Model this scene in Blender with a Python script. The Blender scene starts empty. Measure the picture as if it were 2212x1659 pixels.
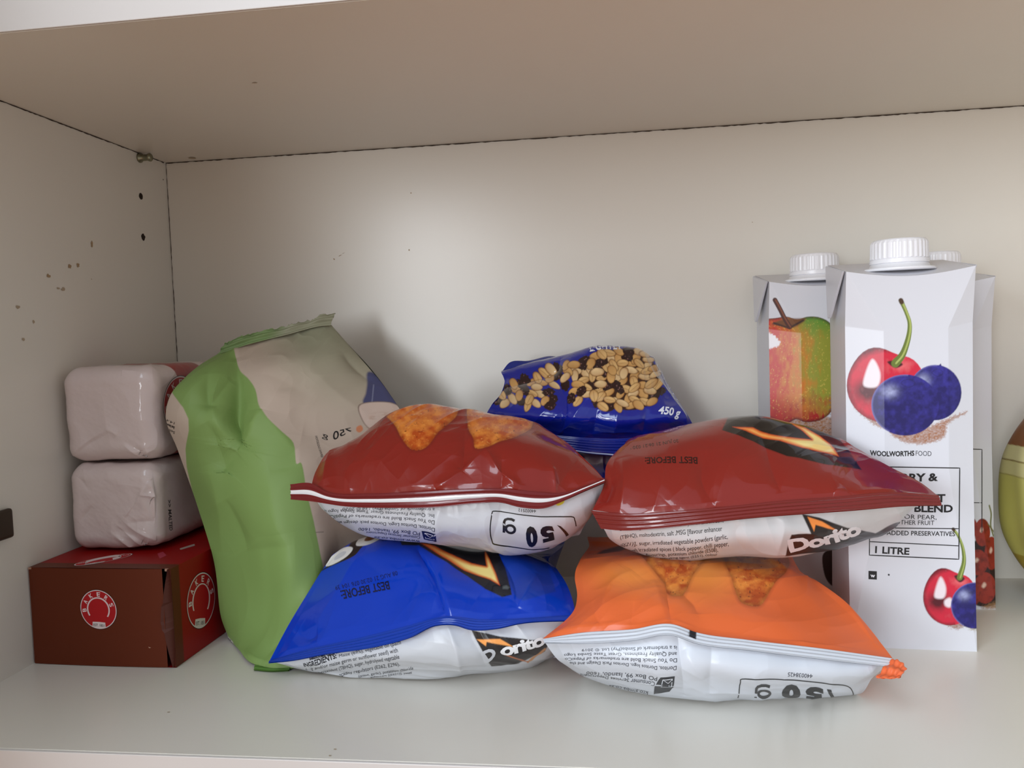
import bpy, bmesh, math, random
import numpy as np
from mathutils import Vector, Matrix
random.seed(7); RNG = np.random.RandomState(11)
SC = bpy.context.scene; COL = SC.collection

# ------------------------------------------------------------------ camera
IW, IH = 2212, 1659
CAM = np.array([.37261, -.65245, .19517]); YAW, PITCH, ROLL = .13068, -.05638, -.03508; FPX = 1762.57
def cam_axes():
    cy, sy, cp, sp, cr, sr = math.cos(YAW), math.sin(YAW), math.cos(PITCH), math.sin(PITCH), math.cos(ROLL), math.sin(ROLL)
    f = np.array([-sy*cp, cy*cp, sp]); r0 = np.array([cy, sy, 0.]); u0 = np.cross(r0, f)
    return cr*r0+sr*u0, -sr*r0+cr*u0, f
CR, CU, CF = cam_axes()
cd = bpy.data.cameras.new('camera'); co = bpy.data.objects.new('camera', cd); COL.objects.link(co)
cd.sensor_width = 36; cd.lens = FPX/IW*36; cd.clip_start = .01
M = Matrix([[CR[0], CU[0], -CF[0], CAM[0]], [CR[1], CU[1], -CF[1], CAM[1]], [CR[2], CU[2], -CF[2], CAM[2]], [0, 0, 0, 1]])
co.matrix_world = M; SC.camera = co
def ray(px, py): return CF+CR*(px-IW/2)/FPX-CU*(py-IH/2)/FPX
def at(px, py, Y): d = ray(px, py); return CAM+d*(Y-CAM[1])/d[1]          # measured point at depth Y
def atz(px, py, z=0.): d = ray(px, py); return CAM+d*(z-CAM[2])/d[2]      # measured point at height z
def proj(P):
    d = P-CAM; w = d@CF
    return np.stack([IW/2+FPX*(d@CR)/w, IH/2-FPX*(d@CU)/w], -1)

# ------------------------------------------------------------------ light
SC.view_settings.view_transform = 'Standard'; SC.view_settings.look = 'None'
SC.view_settings.gamma = 1; SC.view_settings.use_curve_mapping = False; SC.view_settings.exposure = 0
def lin(c): 
    c = np.asarray(c, float)/255.
    return np.where(c <= .04045, c/12.92, ((c+.055)/1.055)**2.4)
wd = bpy.data.worlds.new('room'); SC.world = wd; wd.use_nodes = True
# room light: warm walls to the left and below, cool daylight to the right and above
_n = wd.node_tree.nodes; _l = wd.node_tree.links
_tc = _n.new('ShaderNodeTexCoord'); _dp = _n.new('ShaderNodeVectorMath'); _dp.operation = 'DOT_PRODUCT'; _dp.inputs[1].default_value = (.62, -.35, .70)
_mr = _n.new('ShaderNodeMapRange'); _mr.interpolation_type = 'SMOOTHSTEP'; _mr.inputs['From Min'].default_value = -.35; _mr.inputs['From Max'].default_value = .85
_mx = _n.new('ShaderNodeMix'); _mx.data_type = 'RGBA'; _mx.inputs[6].default_value = (.46, .24, .10, 1); _mx.inputs[7].default_value = (.50, .52, .54, 1)
_l.new(_tc.outputs['Generated'], _dp.inputs[0]); _l.new(_dp.outputs['Value'], _mr.inputs['Value']); _l.new(_mr.outputs[0], _mx.inputs[0])
_l.new(_mx.outputs[2], _n['Background'].inputs[0]); _n['Background'].inputs[1].default_value = 1.0
def area(name, loc, target, sx, sy, power, col):
    l = bpy.data.lights.new(name, 'AREA'); l.shape = 'RECTANGLE'; l.size = sx; l.size_y = sy; l.energy = power; l.color = col
    o = bpy.data.objects.new(name, l); COL.objects.link(o); o.location = loc
    o.rotation_euler = (Vector(target)-Vector(loc)).to_track_quat('-Z', 'Z').to_euler(); return o
area('window_daylight', (-.36, -2.4, .46), (.35, -.05, .2), .30, 1.1, 21, (.90, .96, 1.02))
area('window_daylight', (-1.15, -1.75, .55), (.6, -.05, .2), .9, 1.1, 46, (.82, .94, 1.05))
area('window_daylight', (-.22, -1.5, 1.35), (.5, -.12, .05), .8, .8, 13, (.80, .94, 1.08))

# ------------------------------------------------------------------ tagging
def tag(o, label=None, cat=None, group=None, kind=None):
    if label: o['label'] = label
    if cat: o['category'] = cat
    if group: o['group'] = group
    if kind: o['kind'] = kind
    return o
def empty(name, loc, label, cat, group=None):
    o = bpy.data.objects.new(name, None); COL.objects.link(o); o.location = loc; o.empty_display_size = .02
    return tag(o, label, cat, group)
def link(name, me, parent=None, mats=()):
    o = bpy.data.objects.new(name, me); COL.objects.link(o)
    for m in mats: me.materials.append(m)
    if parent is not None:
        o.parent = parent; o.matrix_parent_inverse = Matrix.Translation(-parent.location)
    return o

# ------------------------------------------------------------------ materials
def mat(name, col=None, rough=.5, metal=0., bump=0., bscale=300., coat=0., crough=.1, attr=False, vary=0., vscale=8., spec=.5, bdist=.001, sss=0., aniso=None):
    m = bpy.data.materials.new(name); m.use_nodes = True; nt = m.node_tree; N = nt.nodes; L = nt.links
    b = N['Principled BSDF']; b.inputs['Roughness'].default_value = rough; b.inputs['Metallic'].default_value = metal
    b.inputs['Coat Weight'].default_value = coat; b.inputs['Coat Roughness'].default_value = crough
    b.inputs['Specular IOR Level'].default_value = spec
    tc = N.new('ShaderNodeTexCoord')
    if attr:
        a = N.new('ShaderNodeVertexColor'); a.layer_name = 'Col'; src = a.outputs['Color']
    else:
        c = N.new('ShaderNodeRGB'); c.outputs[0].default_value = (*lin(col), 1); src = c.outputs[0]
    if vary:
        n = N.new('ShaderNodeTexNoise'); n.inputs['Scale'].default_value = vscale; n.inputs['Detail'].default_value = 5
        L.new(tc.outputs['Object'], n.inputs['Vector'])
        r = N.new('ShaderNodeMapRange'); r.inputs['From Min'].default_value = .3; r.inputs['From Max'].default_value = .7
        r.inputs['To Min'].default_value = 1-vary; r.inputs['To Max'].default_value = 1+vary
        L.new(n.outputs['Fac'], r.inputs['Value'])
        x = N.new('ShaderNodeVectorMath'); x.operation = 'SCALE'; L.new(src, x.inputs[0]); L.new(r.outputs[0], x.inputs['Scale']); src = x.outputs[0]
    L.new(src, b.inputs['Base Color'])
    if bump:
        n = N.new('ShaderNodeTexNoise'); n.inputs['Scale'].default_value = bscale; n.inputs['Detail'].default_value = 3
        mp = N.new('ShaderNodeMapping'); L.new(tc.outputs['Object'], mp.inputs[0]); L.new(mp.outputs[0], n.inputs['Vector'])
        if aniso: mp.inputs['Scale'].default_value = aniso
        bp = N.new('ShaderNodeBump'); bp.inputs['Strength'].default_value = bump; bp.inputs['Distance'].default_value = bdist
        L.new(n.outputs['Fac'], bp.inputs['Height']); L.new(bp.outputs[0], b.inputs['Normal'])
    return m
MELA = mat('white_melamine', (226, 221, 211), .30, bump=.06, bscale=900, bdist=.0004, vary=.018, vscale=5)
MEDGE = mat('white_edge_band', (214, 209, 206), .35, bump=.05, bscale=500, bdist=.0003)
MGAP = mat('dark_gap', (60, 46, 34), .8)
MHOLE = mat('drilled_hole', (38, 22, 12), .9)
MSTAIN = mat('grease_spot', (165, 138, 104), .6)
MSTAIN2 = mat('faint_smudge', (176, 158, 134), .6)
MFILM = mat('printed_foil', rough=.22, attr=True, bump=.14, bscale=110, bdist=.0012, coat=.5, crough=.03, spec=.3)
MFILMW = mat('printed_satin_film', rough=.36, attr=True, bump=.08, bscale=150, bdist=.001, coat=.1, crough=.2)
MPAPER = mat('matte_printed_film', rough=.55, attr=True, bump=.10, bscale=90, bdist=.0012, spec=.35)
MNUT = mat('crinkly_printed_foil', rough=.16, attr=True, bump=.28, bscale=85, bdist=.0015, coat=.6, crough=.05)
MCART = mat('coated_carton', rough=.42, attr=True, bump=.08, bscale=700, bdist=.0004, coat=.12, crough=.22)
MCARD = mat('printed_carton_board', rough=.45, spec=.25, attr=True, bump=.05, bscale=400, bdist=.0003)
MWRAP = mat('wax_wrap', rough=.42, attr=True, bump=.32, bscale=120, bdist=.0016, coat=.6, crough=.07)
MCAP = mat('white_plastic', (238, 238, 242), .3, spec=.5)
MSTEEL = mat('zinc_steel', (150, 150, 128), .28, metal=1.)
MPLATE = mat('dark_brown_metal', (52, 38, 26), .45)
MRAW = mat('bare_card_edge', (170, 130, 110), .8)

# ------------------------------------------------------------------ numeric helpers
def cr_interp(t, K, X):
    """cubic (monotone-safe Catmull-Rom) interpolation of X (k,...) with knots K at t"""
    K = np.asarray(K, float); X = np.asarray(X, float); n = len(K)
    m = np.zeros_like(X)
    for i in range(n):
        if i == 0: m[i] = (X[1]-X[0])/(K[1]-K[0])
        elif i == n-1: m[i] = (X[-1]-X[-2])/(K[-1]-K[-2])
        else:
            h0, h1 = K[i]-K[i-1], K[i+1]-K[i]
            m[i] = ((X[i]-X[i-1])/h0*h1+(X[i+1]-X[i])/h1*h0)/(h0+h1)
    i = np.clip(np.searchsorted(K, t, side='right')-1, 0, n-2); h = K[i+1]-K[i]; u = (t-K[i])/h
    sh = (-1,)+(1,)*(X.ndim-1); u = u.reshape(sh); h = h.reshape(sh)
    return ((1+2*u)*(1-u)**2)*X[i]+u*(1-u)**2*h*m[i]+u*u*(3-2*u)*X[i+1]+u*u*(u-1)*h*m[i+1]
def pt(q):
    if isinstance(q, np.ndarray): return q
    if q[0] == 'w': return np.array(q[1:], float)
    if q[0] == 'f': return atz(q[1], q[2], q[3] if len(q) > 3 else .0012)
    return at(*q)
def hashn(i, j, seed=0):
    v = np.sin(i*127.1+j*311.7+seed*74.7)*43758.5453; return v-np.floor(v)
def vnoise(x, y, seed=0):
    xi, yi = np.floor(x), np.floor(y); fx, fy = x-xi, y-yi; fx = fx*fx*(3-2*fx); fy = fy*fy*(3-2*fy)
    a, b, c, d = hashn(xi, yi, seed), hashn(xi+1, yi, seed), hashn(xi, yi+1, seed), hashn(xi+1, yi+1, seed)
    return (a*(1-fx)+b*fx)*(1-fy)+(c*(1-fx)+d*fx)*fy
def fbm(x, y, seed=0, o=4):
    s = 0; a = .5
    for k in range(o): s = s+a*vnoise(x*2**k, y*2**k, seed+k*13); a *= .5
    return s
def sdf(E, poly):
    """signed distance of chart points E (...,2) to polygon (negative inside)"""
    px, py = E[..., 0], E[..., 1]; P = np.asarray(poly, float); n = len(P)
    d = np.full(px.shape, 1e9); s = np.zeros(px.shape, bool)
    for i in range(n):
        a, b = P[i], P[(i+1) % n]; ex, ey = b-a; wx, wy = px-a[0], py-a[1]
        t = np.clip((wx*ex+wy*ey)/(ex*ex+ey*ey+1e-12), 0, 1); d = np.minimum(d, np.hypot(wx-t*ex, wy-t*ey))
        c = (a[1] > py) != (b[1] > py)
        with np.errstate(divide='ignore', invalid='ignore'): xi = a[0]+(py-a[1])*ex/(ey if ey != 0 else 1e-9)
        s ^= c & (px < xi)
    return np.where(s, -d, d)
def seg(E, pts):
    d = np.full(E.shape[:-1], 1e9); P = np.asarray(pts, float)
    for a, b in zip(P[:-1], P[1:]):
        e = b-a; w = E-a; t = np.clip((w@e)/(e@e+1e-12), 0, 1); d = np.minimum(d, np.hypot(w[..., 0]-t*e[0], w[..., 1]-t*e[1]))
    return d
def smooth(pts, n=6, closed=True):
    """round a polygon through its points"""
    P = np.asarray(pts, float)
    if closed:
        Q = np.vstack([P[-2:], P, P[:3]]); K = np.arange(len(Q)); t = np.linspace(2, len(P)+2, len(P)*n, endpoint=False)
    else: Q = P; K = np.arange(len(Q)); t = np.linspace(0, len(P)-1, (len(P)-1)*n+1)
    return cr_interp(t, K, Q)

# ------------------------------------------------------------------ glyphs
_tc = {}
def glyphs(s, bold=0., space=1.):
    """text as triangles, unit box: x 0..1, cap height 0..1"""
    k = (s, bold, space)
    if k in _tc: return _tc[k]
    cu = bpy.data.curves.new('t', 'FONT'); cu.body = s; cu.size = 1; cu.resolution_u = 3; cu.offset = bold; cu.space_character = space
    o = bpy.data.objects.new('t', cu); COL.objects.link(o); bpy.context.view_layer.update()
    me = o.to_mesh(); n = len(me.vertices); V = np.zeros(n*3); me.vertices.foreach_get('co', V); V = V.reshape(-1, 3)[:, :2].copy()
    T = []
    for p in me.polygons:
        v = list(p.vertices)
        for i in range(1, len(v)-1): T.append((v[0], v[i], v[i+1]))
    o.to_mesh_clear(); bpy.data.objects.remove(o); bpy.data.curves.remove(cu)
    x0, x1 = V[:, 0].min(), V[:, 0].max(); V[:, 0] = (V[:, 0]-x0)/(x1-x0); V[:, 1] /= .729
    _tc[k] = (V, np.array(T), (x1-x0)/.729); return _tc[k]
def subdiv(V, T, maxlen, it=4):
    V = [tuple(v) for v in V]; T = [tuple(t) for t in T]
    for _ in range(it):
        mid = {}; out = []; ch = False
        def L(a, b): return (V[a][0]-V[b][0])**2+(V[a][1]-V[b][1])**2 > maxlen**2
        def m(a, b):
            k = (min(a, b), max(a, b))
            if k not in mid: mid[k] = len(V); V.append(((V[a][0]+V[b][0])/2, (V[a][1]+V[b][1])/2))
            return mid[k]
        for a, b, c in T:
            f = [L(a, b), L(b, c), L(c, a)]; s = sum(f)
            if s == 0: out.append((a, b, c)); continue
            ch = True
            if s == 3: ab, bc, ca = m(a, b), m(b, c), m(c, a); out += [(a, ab, ca), (ab, b, bc), (ca, bc, c), (ab, bc, ca)]; continue
            while not f[0]: a, b, c = b, c, a; f = f[1:]+f[:1]
            if s == 2 and f[2]: a, b, c = c, a, b; f = [True, True, False]
            ab = m(a, b)
            if s == 1: out += [(a, ab, c), (ab, b, c)]
            else: bc = m(b, c); out += [(ab, b, bc), (a, ab, bc), (a, bc, c)]
        T = out
        if not ch: break
    return np.array(V), np.array(T)

# ------------------------------------------------------------------ film sheets
class Sheet:
    """a piece of printed film or board: grid of points P, outward side +1/-1, print chart E (extends smoothly past the crest)"""
    def __init__(s, P, flip=False, k=2900., up=-1):
        s.P = P; s.flip = flip; s.nr, s.nc = P.shape[:2]; s.col = np.ones((s.nr, s.nc, 3)); s.xv = []; s.xt = []; s.xc = []; s.nx = 0
        N = s.normals(); Q = proj(P); view = P-CAM; ff = (N*view).sum(-1) < 0
        ds = np.linalg.norm(np.diff(P, axis=0), axis=-1); dq = np.diff(Q, axis=0)
        last = np.where(ff.any(0), s.nr-1-np.argmax(ff[::-1], axis=0), s.nr-1).astype(float); kw = max(3, s.nc//24)|1
        last = np.convolve(np.pad(last, kw//2, mode='edge'), np.ones(kw)/kw, 'valid')
        ok = (np.arange(s.nr-1)[:, None] < last[None])[..., None]
        step = np.where(ok, dq, np.stack([np.zeros_like(ds), up*k*ds], -1))
        s.E = np.concatenate([Q[:1], Q[:1]+np.cumsum(step, 0)], 0)
    def normals(s):
        a = np.gradient(s.P, axis=1); b = np.gradient(s.P, axis=0); n = np.cross(a, b)
        if s.flip: n = -n
        return n/(np.linalg.norm(n, axis=-1, keepdims=True)+1e-12)
    def inv(s, q):
        q = np.asarray(q, float); d = ((s.E-q)**2).sum(-1); i, j = np.unravel_index(np.argmin(d), d.shape); fi, fj = float(i), float(j)
        for _ in range(3):
            i0 = int(min(max(fi, 1), s.nr-2)); j0 = int(min(max(fj, 1), s.nc-2))
            ei = (s.E[i0+1, j0]-s.E[i0-1, j0])/2; ej = (s.E[i0, j0+1]-s.E[i0, j0-1])/2; e0 = s.E[i0, j0]
            A = np.array([[ei[0], ej[0]], [ei[1], ej[1]]])
            if abs(np.linalg.det(A)) < 1e-6: break
            x = np.linalg.solve(A, q-e0); x = np.clip(x, -2, 2); fi, fj = i0+x[0], j0+x[1]
        return np.array([min(max(fi, 0), s.nr-1), min(max(fj, 0), s.nc-1)])
    def ev(s, IJ, F):
        i = np.clip(IJ[:, 0], 0, s.nr-1.001); j = np.clip(IJ[:, 1], 0, s.nc-1.001); a = i.astype(int); b = j.astype(int); u = (i-a)[:, None]; v = (j-b)[:, None]
        return (F[a, b]*(1-v)+F[a, b+1]*v)*(1-u)+(F[a+1, b]*(1-v)+F[a+1, b+1]*v)*u
    def crease(s, pts, w, amp, rnd=.0005, fade=True):
        """fold along measured points; amp<0 valley, >0 ridge (metres)"""
        X = np.array([s.ev(s.inv(q)[None], s.P)[0] for q in smooth(pts, 5, False)]); N = s.normals()
        d = np.full((s.nr, s.nc), 1e9); tt = np.zeros((s.nr, s.nc)); n = len(X)-1
        for i, (a, b) in enumerate(zip(X[:-1], X[1:])):
            e = b-a; wv = s.P-a; t = np.clip((wv@e)/(e@e+1e-12), 0, 1); di = np.linalg.norm(wv-t[..., None]*e, axis=-1)
            m = di < d; d[m] = di[m]; tt[m] = ((i+t)/n)[m]
        d = np.sqrt(d*d+rnd*rnd); f = amp*np.exp(-d/w)
        if fade: f = f*np.sqrt(np.clip(np.sin(np.pi*np.clip(tt, .03, .97)), 0, 1))
        s.P = s.P+N*f[..., None]
    def crumple(s, amp, wl, seed=0, mask=None):
        """soft film folds: ridged noise in surface metres"""
        x = np.cumsum(np.concatenate([np.zeros((s.nr, 1)), np.linalg.norm(np.diff(s.P, axis=1), axis=-1)], 1), 1)
        y = np.cumsum(np.concatenate([np.zeros((1, s.nc)), np.linalg.norm(np.diff(s.P, axis=0), axis=-1)], 0), 0)
        wx = x/wl+1.5*vnoise(x/wl*.5, y/wl*.5, seed+5); wy = y/wl*.7+1.5*vnoise(x/wl*.5+9, y/wl*.5, seed+6)
        r = 0; a = 1.
        for k in range(3):
            n = vnoise(wx*1.9**k+k*3.1, wy*1.9**k, seed+k); r = r+a*(1-np.abs(2*n-1)**.8-.5); a *= .45
        f = amp*r
        e = np.minimum(1, np.minimum(np.arange(s.nr)[:, None], s.nr-1-np.arange(s.nr)[:, None])/(.04*s.nr)); f = f*e
        e = np.minimum(1, np.minimum(np.arange(s.nc)[None], s.nc-1-np.arange(s.nc)[None])/(.03*s.nc)); f = f*e
        if mask is not None: f = f*mask
        s.P = s.P+s.normals()*f[..., None]
    def pucker(s, amp, wl, reach, seed=0, top=False):
        """gathers fanning out of a sealed edge (first row, or last row)"""
        y = np.concatenate([[0], np.cumsum(np.linalg.norm(np.diff(s.P, axis=0), axis=-1).mean(1))])[:, None]
        if top: y = y[-1]-y
        x = np.arange(s.nc)[None]*np.linalg.norm(np.diff(s.P, axis=1), axis=-1).mean()
        n = vnoise(x/wl+y*0, y/reach*.6, seed); f = amp*(1-np.abs(2*n-1)*1.6)*np.exp(-y/reach)*np.minimum(1, y/.003)
        e = np.minimum(1, np.minimum(np.arange(s.nc)[None], s.nc-1-np.arange(s.nc)[None])/(.04*s.nc))
        s.P = s.P+s.normals()*(f*e)[..., None]
    # printing
    def base(s, c): s.col[:] = lin(c)
    def fill(s, a, c):
        a = a[..., None]; c = lin(c) if not (isinstance(c, np.ndarray) and c.ndim > 1) else c; s.col = s.col*(1-a)+c*a
    def poly(s, pts, c, soft=1.2): s.fill(np.clip(.5-sdf(s.E, pts)/soft, 0, 1), c)
    def line(s, pts, w, c, soft=1.2): s.fill(np.clip(.5-(seg(s.E, pts)-w/2)/soft, 0, 1), c)
    def add(s, UV, T, c, off=.00012):
        """faces laid on the sheet: UV are chart grid coords (i,j)"""
        Pn = s.ev(UV, s.P)+s.ev(UV, s.normals())*off
        a, b, cc = Pn[T[:, 0]], Pn[T[:, 1]], Pn[T[:, 2]]; nn = np.cross(b-a, cc-a); nv = s.ev(UV, s.normals())[T[:, 0]]
        T = np.where(((nn*nv).sum(-1) < 0)[:, None], T[:, ::-1], T)
        s.xv.append(Pn); s.xt.append(T+s.nx); s.xc.append(np.tile(lin(c), (len(Pn), 1))); s.nx += len(Pn)
    def text(s, t, bl, br, tr=None, tl=None, c=(20, 20, 24), bold=0., h=None, curve=0., maxmm=1.6, space=1., off=.00012, fit=False):
        """text by measured corners: baseline start, baseline end, cap-top end, cap-top start (or cap height h in px, square to the baseline)"""
        V, T, asp = glyphs(t, bold, space)
        if fit: V = V.copy(); V[:, 1] = (V[:, 1]-V[:, 1].min())/(V[:, 1].max()-V[:, 1].min())
        bl = np.array(bl, float); br = np.array(br, float)
        if h is not None:
            d = br-bl; n = np.array([d[1], -d[0]])/np.hypot(*d); h0, h1 = h if isinstance(h, tuple) else (h, h); tl = bl+n*h0; tr = br+n*h1
        C = [s.inv(q) for q in (bl, br, tr, tl)]
        npx = np.hypot(*(br-bl)); V2 = V*np.array([npx, np.hypot(*(np.array(tl)-bl))]); V2, T = subdiv(V2, T, maxmm*3.2, 5)
        u = (V2[:, 0]/npx)[:, None]; v = (V2[:, 1]/np.hypot(*(np.array(tl)-bl)))[:, None]
        if curve: v = v+curve*4*u*(1-u)
        if len(t) > 14:   # long lines follow the film point by point
            K = np.linspace(0, 1, 7); B = np.array([s.inv(bl+(br-bl)*k) for k in K]); U = np.array([s.inv(np.array(tl)+(np.array(tr)-np.array(tl))*k) for k in K])
            b0 = cr_interp(np.clip(u[:, 0], 0, 1), K, B); u0 = cr_interp(np.clip(u[:, 0], 0, 1), K, U); IJ = b0*(1-v)+u0*v
        else: IJ = (C[0]*(1-u)+C[1]*u)*(1-v)+(C[3]*(1-u)+C[2]*u)*v
        s.add(IJ, T, c, off)
    def stroke(s, pts, w, c=(20, 20, 24), closed=False, off=.0001):
        P = np.array(pts, float)
        if closed: P = np.vstack([P, P[:1]])
        D = []
        for a, b in zip(P[:-1], P[1:]):
            n = max(1, int(np.hypot(*(b-a))/6)); D += [a+(b-a)*k/n for k in range(n)]
        D.append(P[-1]); D = np.array(D); g = np.gradient(D, axis=0); n = np.stack([g[:, 1], -g[:, 0]], -1); n /= np.hypot(n[:, 0], n[:, 1])[:, None]+1e-9
        A = np.vstack([D+n*w/2, D-n*w/2]); IJ = np.array([s.inv(q) for q in A]); m = len(D)
        T = [(i, i+1, m+i) for i in range(m-1)]+[(i+1, m+i+1, m+i) for i in range(m-1)]
        s.add(IJ, np.array(T), c, off)
    def patch(s, pts, c, off=.0001, maxmm=2.):
        """small printed polygon (convex or star-shaped about its middle)"""
        P = np.array(pts, float); m = P.mean(0); V = np.vstack([P, m]); n = len(P); T = np.array([(i, (i+1) % n, n) for i in range(n)])
        V, T = subdiv(V, T, maxmm*3.2, 4); s.add(np.array([s.inv(q) for q in V]), T, c, off)
def rows_grid(rows, nr, nc, tk=None, warp=1.):
    R = []
    for r in rows:
        X = np.array([pt(q) for q in r]); c = np.concatenate([[0], np.cumsum(np.linalg.norm(np.diff(X, axis=0), axis=1))]); c /= c[-1]
        R.append(cr_interp(np.linspace(0, 1, nc), c, X))
    R = np.array(R)
    if tk is None:
        d = np.linalg.norm(np.diff(R, axis=0), axis=-1).mean(1); tk = np.concatenate([[0], np.cumsum(d)]); tk /= tk[-1]
    return cr_interp(np.linspace(0, 1, nr)**warp, tk, R), tk
def build(name, sheets, m, parent=None, weld=False):
    """sheets -> ONE mesh with colour attribute"""
    V, C, Fq, Ft = [], [], [], []; o = 0
    for s in sheets:
        nr, nc = s.nr, s.nc; V.append(s.P.reshape(-1, 3)); C.append(s.col.reshape(-1, 3))
        i, j = np.meshgrid(np.arange(nr-1), np.arange(nc-1), indexing='ij'); a = (i*nc+j).ravel()+o
        q = np.stack([a, a+1, a+nc+1, a+nc], -1)
        if s.flip: q = q[:, ::-1]
        Fq.append(q); o += nr*nc
        for v, t, c in zip(s.xv, s.xt, s.xc): V.append(v); C.append(c)
        if s.xt: Ft.append(np.vstack(s.xt)+o); o += s.nx
    V = np.vstack(V); C = np.clip(np.vstack(C), 0, 1); Fq = np.vstack(Fq); Ft = np.vstack(Ft) if Ft else np.zeros((0, 3), int)
    if parent is not None: pass
    me = bpy.data.meshes.new(name); nq, nt_ = len(Fq), len(Ft)
    me.vertices.add(len(V)); me.vertices.foreach_set('co', V.ravel()); me.loops.add(nq*4+nt_*3); me.polygons.add(nq+nt_)
    me.loops.foreach_set('vertex_index', np.concatenate([Fq.ravel(), Ft.ravel()]).astype(np.int32))
    me.polygons.foreach_set('loop_start', np.concatenate([np.arange(nq)*4, nq*4+np.arange(nt_)*3]).astype(np.int32))
    me.polygons.foreach_set('use_smooth', np.ones(nq+nt_, bool)); me.update(calc_edges=True)
    at_ = me.color_attributes.new('Col', 'FLOAT_COLOR', 'POINT'); at_.data.foreach_set('color', np.concatenate([C, np.ones((len(C), 1))], 1).astype(np.float32).ravel())
    return link(name, me, parent, [m])
def bm_obj(name, bm, m, parent=None, smooth=False, bevel=0., seg_=2):
    me = bpy.data.meshes.new(name)
    if bevel: bmesh.ops.bevel(bm, geom=bm.edges[:], offset=bevel, segments=seg_, profile=.6, affect='EDGES')
    bmesh.ops.recalc_face_normals(bm, faces=bm.faces[:])
    bm.to_mesh(me); bm.free()
    if smooth:
        for p in me.polygons: p.use_smooth = True
    return link(name, me, parent, m if isinstance(m, (list, tuple)) else [m])
def box(bm, x0, y0, z0, x1, y1, z1):
    r = bmesh.ops.create_cube(bm, size=1); bmesh.ops.scale(bm, vec=(x1-x0, y1-y0, z1-z0), verts=r['verts'])
    bmesh.ops.translate(bm, vec=((x0+x1)/2, (y0+y1)/2, (z0+z1)/2), verts=r['verts']); return r['verts']
def lathe(bm, prof, c, n=48, ribs=0, ramp=0., cap=True):
    rings = []
    for k, (r, z, rb) in enumerate(prof):
        ring = []
        for i in range(n):
            a = 2*math.pi*i/n; rr = r+(ramp*(1 if (i//2) % 2 else 0) if rb else 0)
            ring.append(bm.verts.new((c[0]+rr*math.cos(a), c[1]+rr*math.sin(a), c[2]+z)))
        rings.append(ring)
    for a, b in zip(rings[:-1], rings[1:]):
        for i in range(n): bm.faces.new((a[i], a[(i+1) % n], b[(i+1) % n], b[i]))
    if cap: bm.faces.new(rings[-1]); bm.faces.new(rings[0][::-1])

# ------------------------------------------------------------------ cupboard shell
HT, WR, DF, DC = .352, .80, .294, .281
def struct(name, bm, m, **k): o = bm_obj(name, bm, m, **k); o['kind'] = 'structure'; return o
bm = bmesh.new(); box(bm, -.018, -DF+.001, -.022, WR+.018, .003, 0); struct('floor', bm, MELA)
bm = bmesh.new(); box(bm, -.018, -DF-.0008, -.022, WR+.018, -DF+.001, -.0003); struct('trim_1', bm, MEDGE, bevel=.0004)
bm = bmesh.new(); box(bm, .0008, -DC+.001, HT, WR-.0008, -.0015, HT+.018); struct('ceiling', bm, MELA)
bm = bmesh.new(); box(bm, .0008, -DC-.0006, HT+.0002, WR-.0008, -DC+.001, HT+.018); struct('trim_2', bm, MEDGE, bevel=.0004)
bm = bmesh.new(); box(bm, -.018, 0, 0, WR+.018, .016, .75); struct('wall_back', bm, MELA)
bm = bmesh.new(); box(bm, -.018, -.296, 0, 0, 0, .75); struct('wall_left', bm, MELA)
bm = bmesh.new(); box(bm, WR, -.296, 0, WR+.018, 0, .75); struct('wall_right', bm, MELA)
bm = bmesh.new(); box(bm, -.018, -.296, .75, WR+.018, .016, .768); struct('trim_3', bm, MELA)
# the open cupboard door, folded back beside the left wall outside the picture
bm = bmesh.new(); box(bm, -.020, -.700, -.02, -.003, -.300, .76); struct('door_1', bm, MELA, bevel=.001)
WL = bpy.data.objects['wall_left']; WB = bpy.data.objects['wall_back']; CE = bpy.data.objects['ceiling']
# chipped dark joints along the corners
def strip(name, a, b, n, w, m, parent, seed, axis):
    bm = bmesh.new(); a, b = Vector(a), Vector(b); ax = Vector(axis); r = random.Random(seed); prev = None
    for i in range(n+1):
        p = a.lerp(b, i/n); h = w*(.5+.9*r.random()); v = (bm.verts.new(p), bm.verts.new(p+ax*h))
        if prev: bm.faces.new((prev[0], v[0], v[1], prev[1]))
        prev = v
    return bm_obj(name, bm, m, parent)
strip('joint_gap', (.0004, -.0003, HT), (.7, -.0003, HT), 260, .0007, MGAP, WB, 1, (0, 0, -1))
strip('joint_gap', (.0003, -.003, HT), (.0003, -.28, HT), 120, .0006, MGAP, WL, 2, (0, 0, -1))
strip('joint_gap', (.0003, -.0003, 0.001), (.0003, -.0003, HT), 120, .0005, MGAP, WB, 3, (1, 0, 0))
def blob(name, c, ax1, ax2, r1, r2, m, parent, seed=0, n=16, jag=.1):
    bm = bmesh.new(); r = random.Random(seed); vs = []
    for i in range(n):
        a = 2*math.pi*i/n; k = 1+jag*(r.random()-.5)*2
        vs.append(bm.verts.new(Vector(c)+Vector(ax1)*r1*k*math.cos(a)+Vector(ax2)*r2*k*math.sin(a)))
    bm.faces.new(vs); return bm_obj(name, bm, m, parent)
def onx(px, py, X=0.): d = ray(px, py); return CAM+d*(X-CAM[0])/d[0]
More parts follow.
